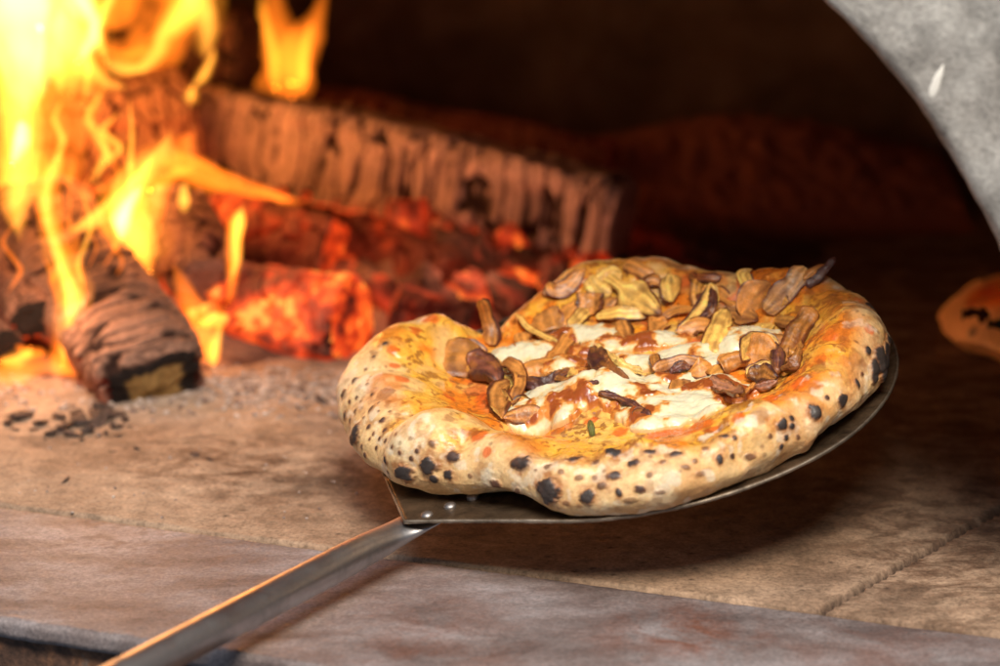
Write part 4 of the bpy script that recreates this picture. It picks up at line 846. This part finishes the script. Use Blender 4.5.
# ------------------------------------------------------------------ flames
def flame(label, tongues, seed):
    root = None
    if len(tongues) > 1:
        soft = []
        for m0, y0, p0_, f0 in tongues:
            if m0 in 'YW':
                soft.append(('A', y0+.004, [(a, b, c*1.75) for a, b, c in p0_], f0, .30)); soft.append((m0, y0, [(a, b, c*1.15) for a, b, c in p0_], f0, .55)); soft.append((m0, y0-.003, [(a, b, c*.62) for a, b, c in p0_], f0, .55))
            else: soft.append((m0, y0, p0_, f0, .7)); soft.append((m0, y0-.003, [(a, b, c*.6) for a, b, c in p0_], f0, .5))
        tongues = soft
    else: tongues = [t+(1.,) for t in tongues]
    for k, (mat, y, pts, flat, gain) in enumerate(tongues):
        M, K = 44, 20; pp = np.array(pts, float); tt = np.linspace(0, 1, len(pp)); us_ = np.linspace(0, 1, M)
        def cr(col):                                        # smooth interpolation
            return np.convolve(np.pad(np.interp(us_, tt, col), 4, mode='reflect', reflect_type='odd'), np.hanning(11)[1:-1]/np.hanning(11).sum(), 'valid')
        px, py, wp = cr(pp[:, 0]), cr(pp[:, 1]), np.maximum(cr(pp[:, 2]), .4)
        wp = wp*np.clip(np.minimum(us_*9, (1-us_)*7)+.08, 0, 1)**.6
        V = np.zeros((M, K, 3)); a = np.linspace(0, 2*math.pi, K, endpoint=False)
        ctr = np.array([on_y(px[i], py[i], y) for i in range(M)]); tg = np.gradient(ctr, axis=0)
        for i in range(M):
            T_ = nz(tg[i]+1e-9); D2_ = nz(np.array([0, 1., 0])-T_*T_[1]); S_ = np.cross(T_, D2_); hw = wp[i]*.5*np.linalg.norm(ctr[i]-CAM)/FPX
            V[i] = ctr[i]+np.outer(np.cos(a)*hw, S_)+np.outer(np.sin(a)*hw*flat, D2_)
        q = V*np.array([1, 1, .55]); V = V+np.stack([fbm(q*45, 3, seed+k*3), fbm(q*45+9, 2, seed+k*3+1), fbm(q*45+17, 2, seed+k*3+2)], -1)*(.006*np.clip(wp/30-.15, .03, 1.2))[:, None, None]
        F = [grid_faces(M, K, cv=True), np.array([list(range(K))[::-1]]), np.array([[(M-1)*K+i for i in range(K)]])]
        mat = flame_mat(mat, max(.004, .8*float(np.percentile(wp, 80))*flat*np.linalg.norm(ctr[0]-CAM)/FPX), gain)
        if root is None and len(tongues) > 1: root = empty('flame', ctr[0])
        o = fast_mesh('flame_tongue' if len(tongues) > 1 else 'flame', V, F, mat, root)
        if root is None: root = o
    tag(root, label, 'flame', 'flames rising from the burning logs'); return root
O_, Y_, W_ = 'O', 'Y', 'W'
fr = random.Random(5)
def streaks(n, x0, x1, y0, y1, dep, kinds='YYO', wmin=4, wmax=12):
    o = []
    for _ in range(n):
        x, y, l, w_ = fr.uniform(x0, x1), fr.uniform(y0, y1), fr.uniform(50, 120), fr.uniform(wmin, wmax); c = fr.uniform(-18, 18)
        o.append((fr.choice(kinds), dep+fr.uniform(-.03, .03), [(x, y, w_*.5), (x+c, y-l*.3, w_), (x-c*.4, y-l*.65, w_*.8), (x+c*.9, y-l, w_*.3)], .8))
    return o
streaks_big = streaks(16, 0, 110, 60, 330, .42)
flame('large yellow white sheet of flame at the upper left corner', [
    (O_, .46, [(20, 300, 40), (30, 200, 90), (30, 100, 130), (35, 0, 150), (30, -90, 110)], .35),
    (Y_, .44, [(70, 95, 16), (72, 60, 46), (62, 20, 66), (55, -40, 70), (50, -100, 30)], .35),
    (W_, .45, [(25, 110, 16), (28, 60, 60), (22, 10, 84), (20, -60, 90)], .4),
    (Y_, .43, [(10, 200, 16), (14, 130, 36), (10, 60, 60), (12, -40, 60)], .5),
    (Y_, .43, [(128, 88, 5), (108, 84, 12), (88, 66, 20), (74, 40, 26), (66, 0, 30)], .5),
    (Y_, .42, [(62, 96, 5), (58, 76, 13), (64, 50, 20), (60, 10, 20)], .6),
    (W_, .44, [(78, 62, 5), (92, 40, 16), (94, 20, 14), (80, 0, 24), (70, -30, 20)], .5)]+streaks_big, 1)
flame('curled orange sheet of flame above the cracked log, right of the white flame', [
    (O_, .56, [(105, 45, 20), (128, 60, 40), (165, 40, 50), (185, 10, 54), (170, -50, 60)], .25),
    (O_, .60, [(100, 20, 50), (120, 5, 60), (130, -30, 60)], .3),
    (Y_, .55, [(102, 58, 6), (118, 70, 13), (142, 70, 14), (158, 52, 13), (162, 34, 14), (178, 20, 22), (196, -20, 26)], .4),
    (O_, .54, [(104, 52, 4), (128, 55, 9), (150, 48, 9)], .5),
    (Y_, .58, [(204, 60, 6), (208, 30, 22), (198, 0, 30), (190, -40, 26)], .35)], 20)
flame('thin bright flame like a drop between the curled sheet and the long log', [
    (Y_, .52, [(189, 107, 5), (190, 97, 11), (194, 86, 6)], .8), (Y_, .52, [(193, 88, 3), (203, 76, 8), (212, 58, 6), (214, 48, 3)], .8)], 30)
flame('separate orange flame rising alone behind the long ash covered log', [
    ('O', .66, [(290, 98, 40), (288, 78, 66), (284, 52, 52), (276, 20, 30), (272, -30, 16)], .45), ('O', .66, [(292, 84, 40), (302, 50, 40), (316, 18, 18), (330, -20, 6)], .4), ('A', .66, [(276, 88, 12), (272, 50, 14), (264, 20, 12), (262, -10, 5)], .6), ('A', .67, [(300, 92, 10), (304, 55, 12), (312, 22, 8)], .6)], 40)
flame('bright yellow flame licking diagonally up the middle of the fire', [
    (O_, .33, [(140, 285, 40), (132, 240, 62), (150, 190, 46), (178, 150, 34), (196, 132, 16)], .4),
    (Y_, .32, [(150, 272, 12), (138, 240, 36), (124, 214, 34), (140, 180, 26), (162, 152, 20), (172, 130, 8)], .6),
    (W_, .32, [(122, 240, 6), (120, 222, 20), (128, 205, 14), (142, 185, 6)], .7),
    (Y_, .33, [(62, 240, 4), (88, 222, 14), (116, 200, 16), (140, 176, 12), (156, 150, 6)], .6),
    (O_, .34, [(150, 190, 14), (178, 172, 16), (196, 166, 8)], .4)]+streaks(6, 90, 185, 190, 290, .31, 'YO', 4, 10), 50)
flame('tall wavering yellow flame in front of the left logs', [
    (Y_, .24, [(62, 366, 10), (70, 330, 22), (74, 296, 20), (60, 262, 15), (48, 226, 12), (44, 190, 15), (58, 158, 12), (64, 148, 5)], .7),
    (O_, .25, [(60, 380, 40), (70, 330, 44), (62, 270, 40), (46, 210, 36), (40, 150, 40)], .35),
    (Y_, .30, [(20, 240, 6), (14, 200, 26), (22, 160, 30), (24, 120, 30), (14, 80, 26)], .5),
    (W_, .30, [(12, 165, 6), (20, 140, 18), (22, 120, 12)], .6)]+streaks(7, 0, 90, 200, 340, .27, 'YO', 3, 8), 60)
flame('low glow of flame along the floor at the left edge under the round logs', [
    (O_, .23, [(-10, 372, 30), (20, 372, 34), (48, 366, 26), (90, 372, 14)], .6), (Y_, .23, [(0, 362, 8), (16, 360, 14), (34, 350, 8)], .7), (O_, .24, [(15, 345, 6), (30, 355, 16), (46, 352, 10)], .6)], 70)
flame('small orange yellow flame at the foot of the short charred chunk', [
    (O_, .28, [(212, 385, 12), (208, 350, 36), (198, 318, 44), (186, 290, 24), (172, 262, 8)], .5), (Y_, .27, [(200, 325, 8), (214, 318, 16), (230, 318, 10)], .7), (Y_, .27, [(222, 320, 4), (214, 350, 13), (212, 372, 6)], .7)], 80)
flame('narrow upright flame in front of the red glowing log', [
    (Y_, .28, [(231, 282, 3), (236, 262, 9), (235, 240, 11), (238, 222, 13), (243, 206, 7)], .8), (O_, .285, [(228, 305, 8), (234, 260, 18), (240, 212, 20)], .6)], 90)
flame('tiny flame standing on top of the short charred chunk', [(Y_, .38, [(184, 214, 4), (184, 202, 12), (184, 188, 8), (186, 182, 3)], .8)], 95)
flame('long orange flame creeping along the underside of the ash covered log', [
    (O_, .50, [(168, 150, 6), (196, 162, 9), (235, 178, 7), (275, 196, 9), (306, 203, 4)], .6),
    (O_, .50, [(160, 160, 26), (200, 176, 34), (250, 195, 30), (300, 205, 16)], .4)], 100)
# the light the fire gives
FC = (1, .36, .085)
a_ = on_y(130, 150, .40); point('fire_light', a_, .05, 1.3, FC)
a_ = on_y(30, 60, .40); point('fire_light', a_, .06, .9, (1, .42, .12))
a_ = on_y(30, 290, .20); point('fire_light', a_, .03, .36, (1, .56, .30))
a_ = on_y(330, 235, .36); point('ember_light', a_, .04, .24, (1, .30, .12))
a_ = on_y(470, 255, .36); point('ember_light', a_, .04, .30, (1, .44, .24))
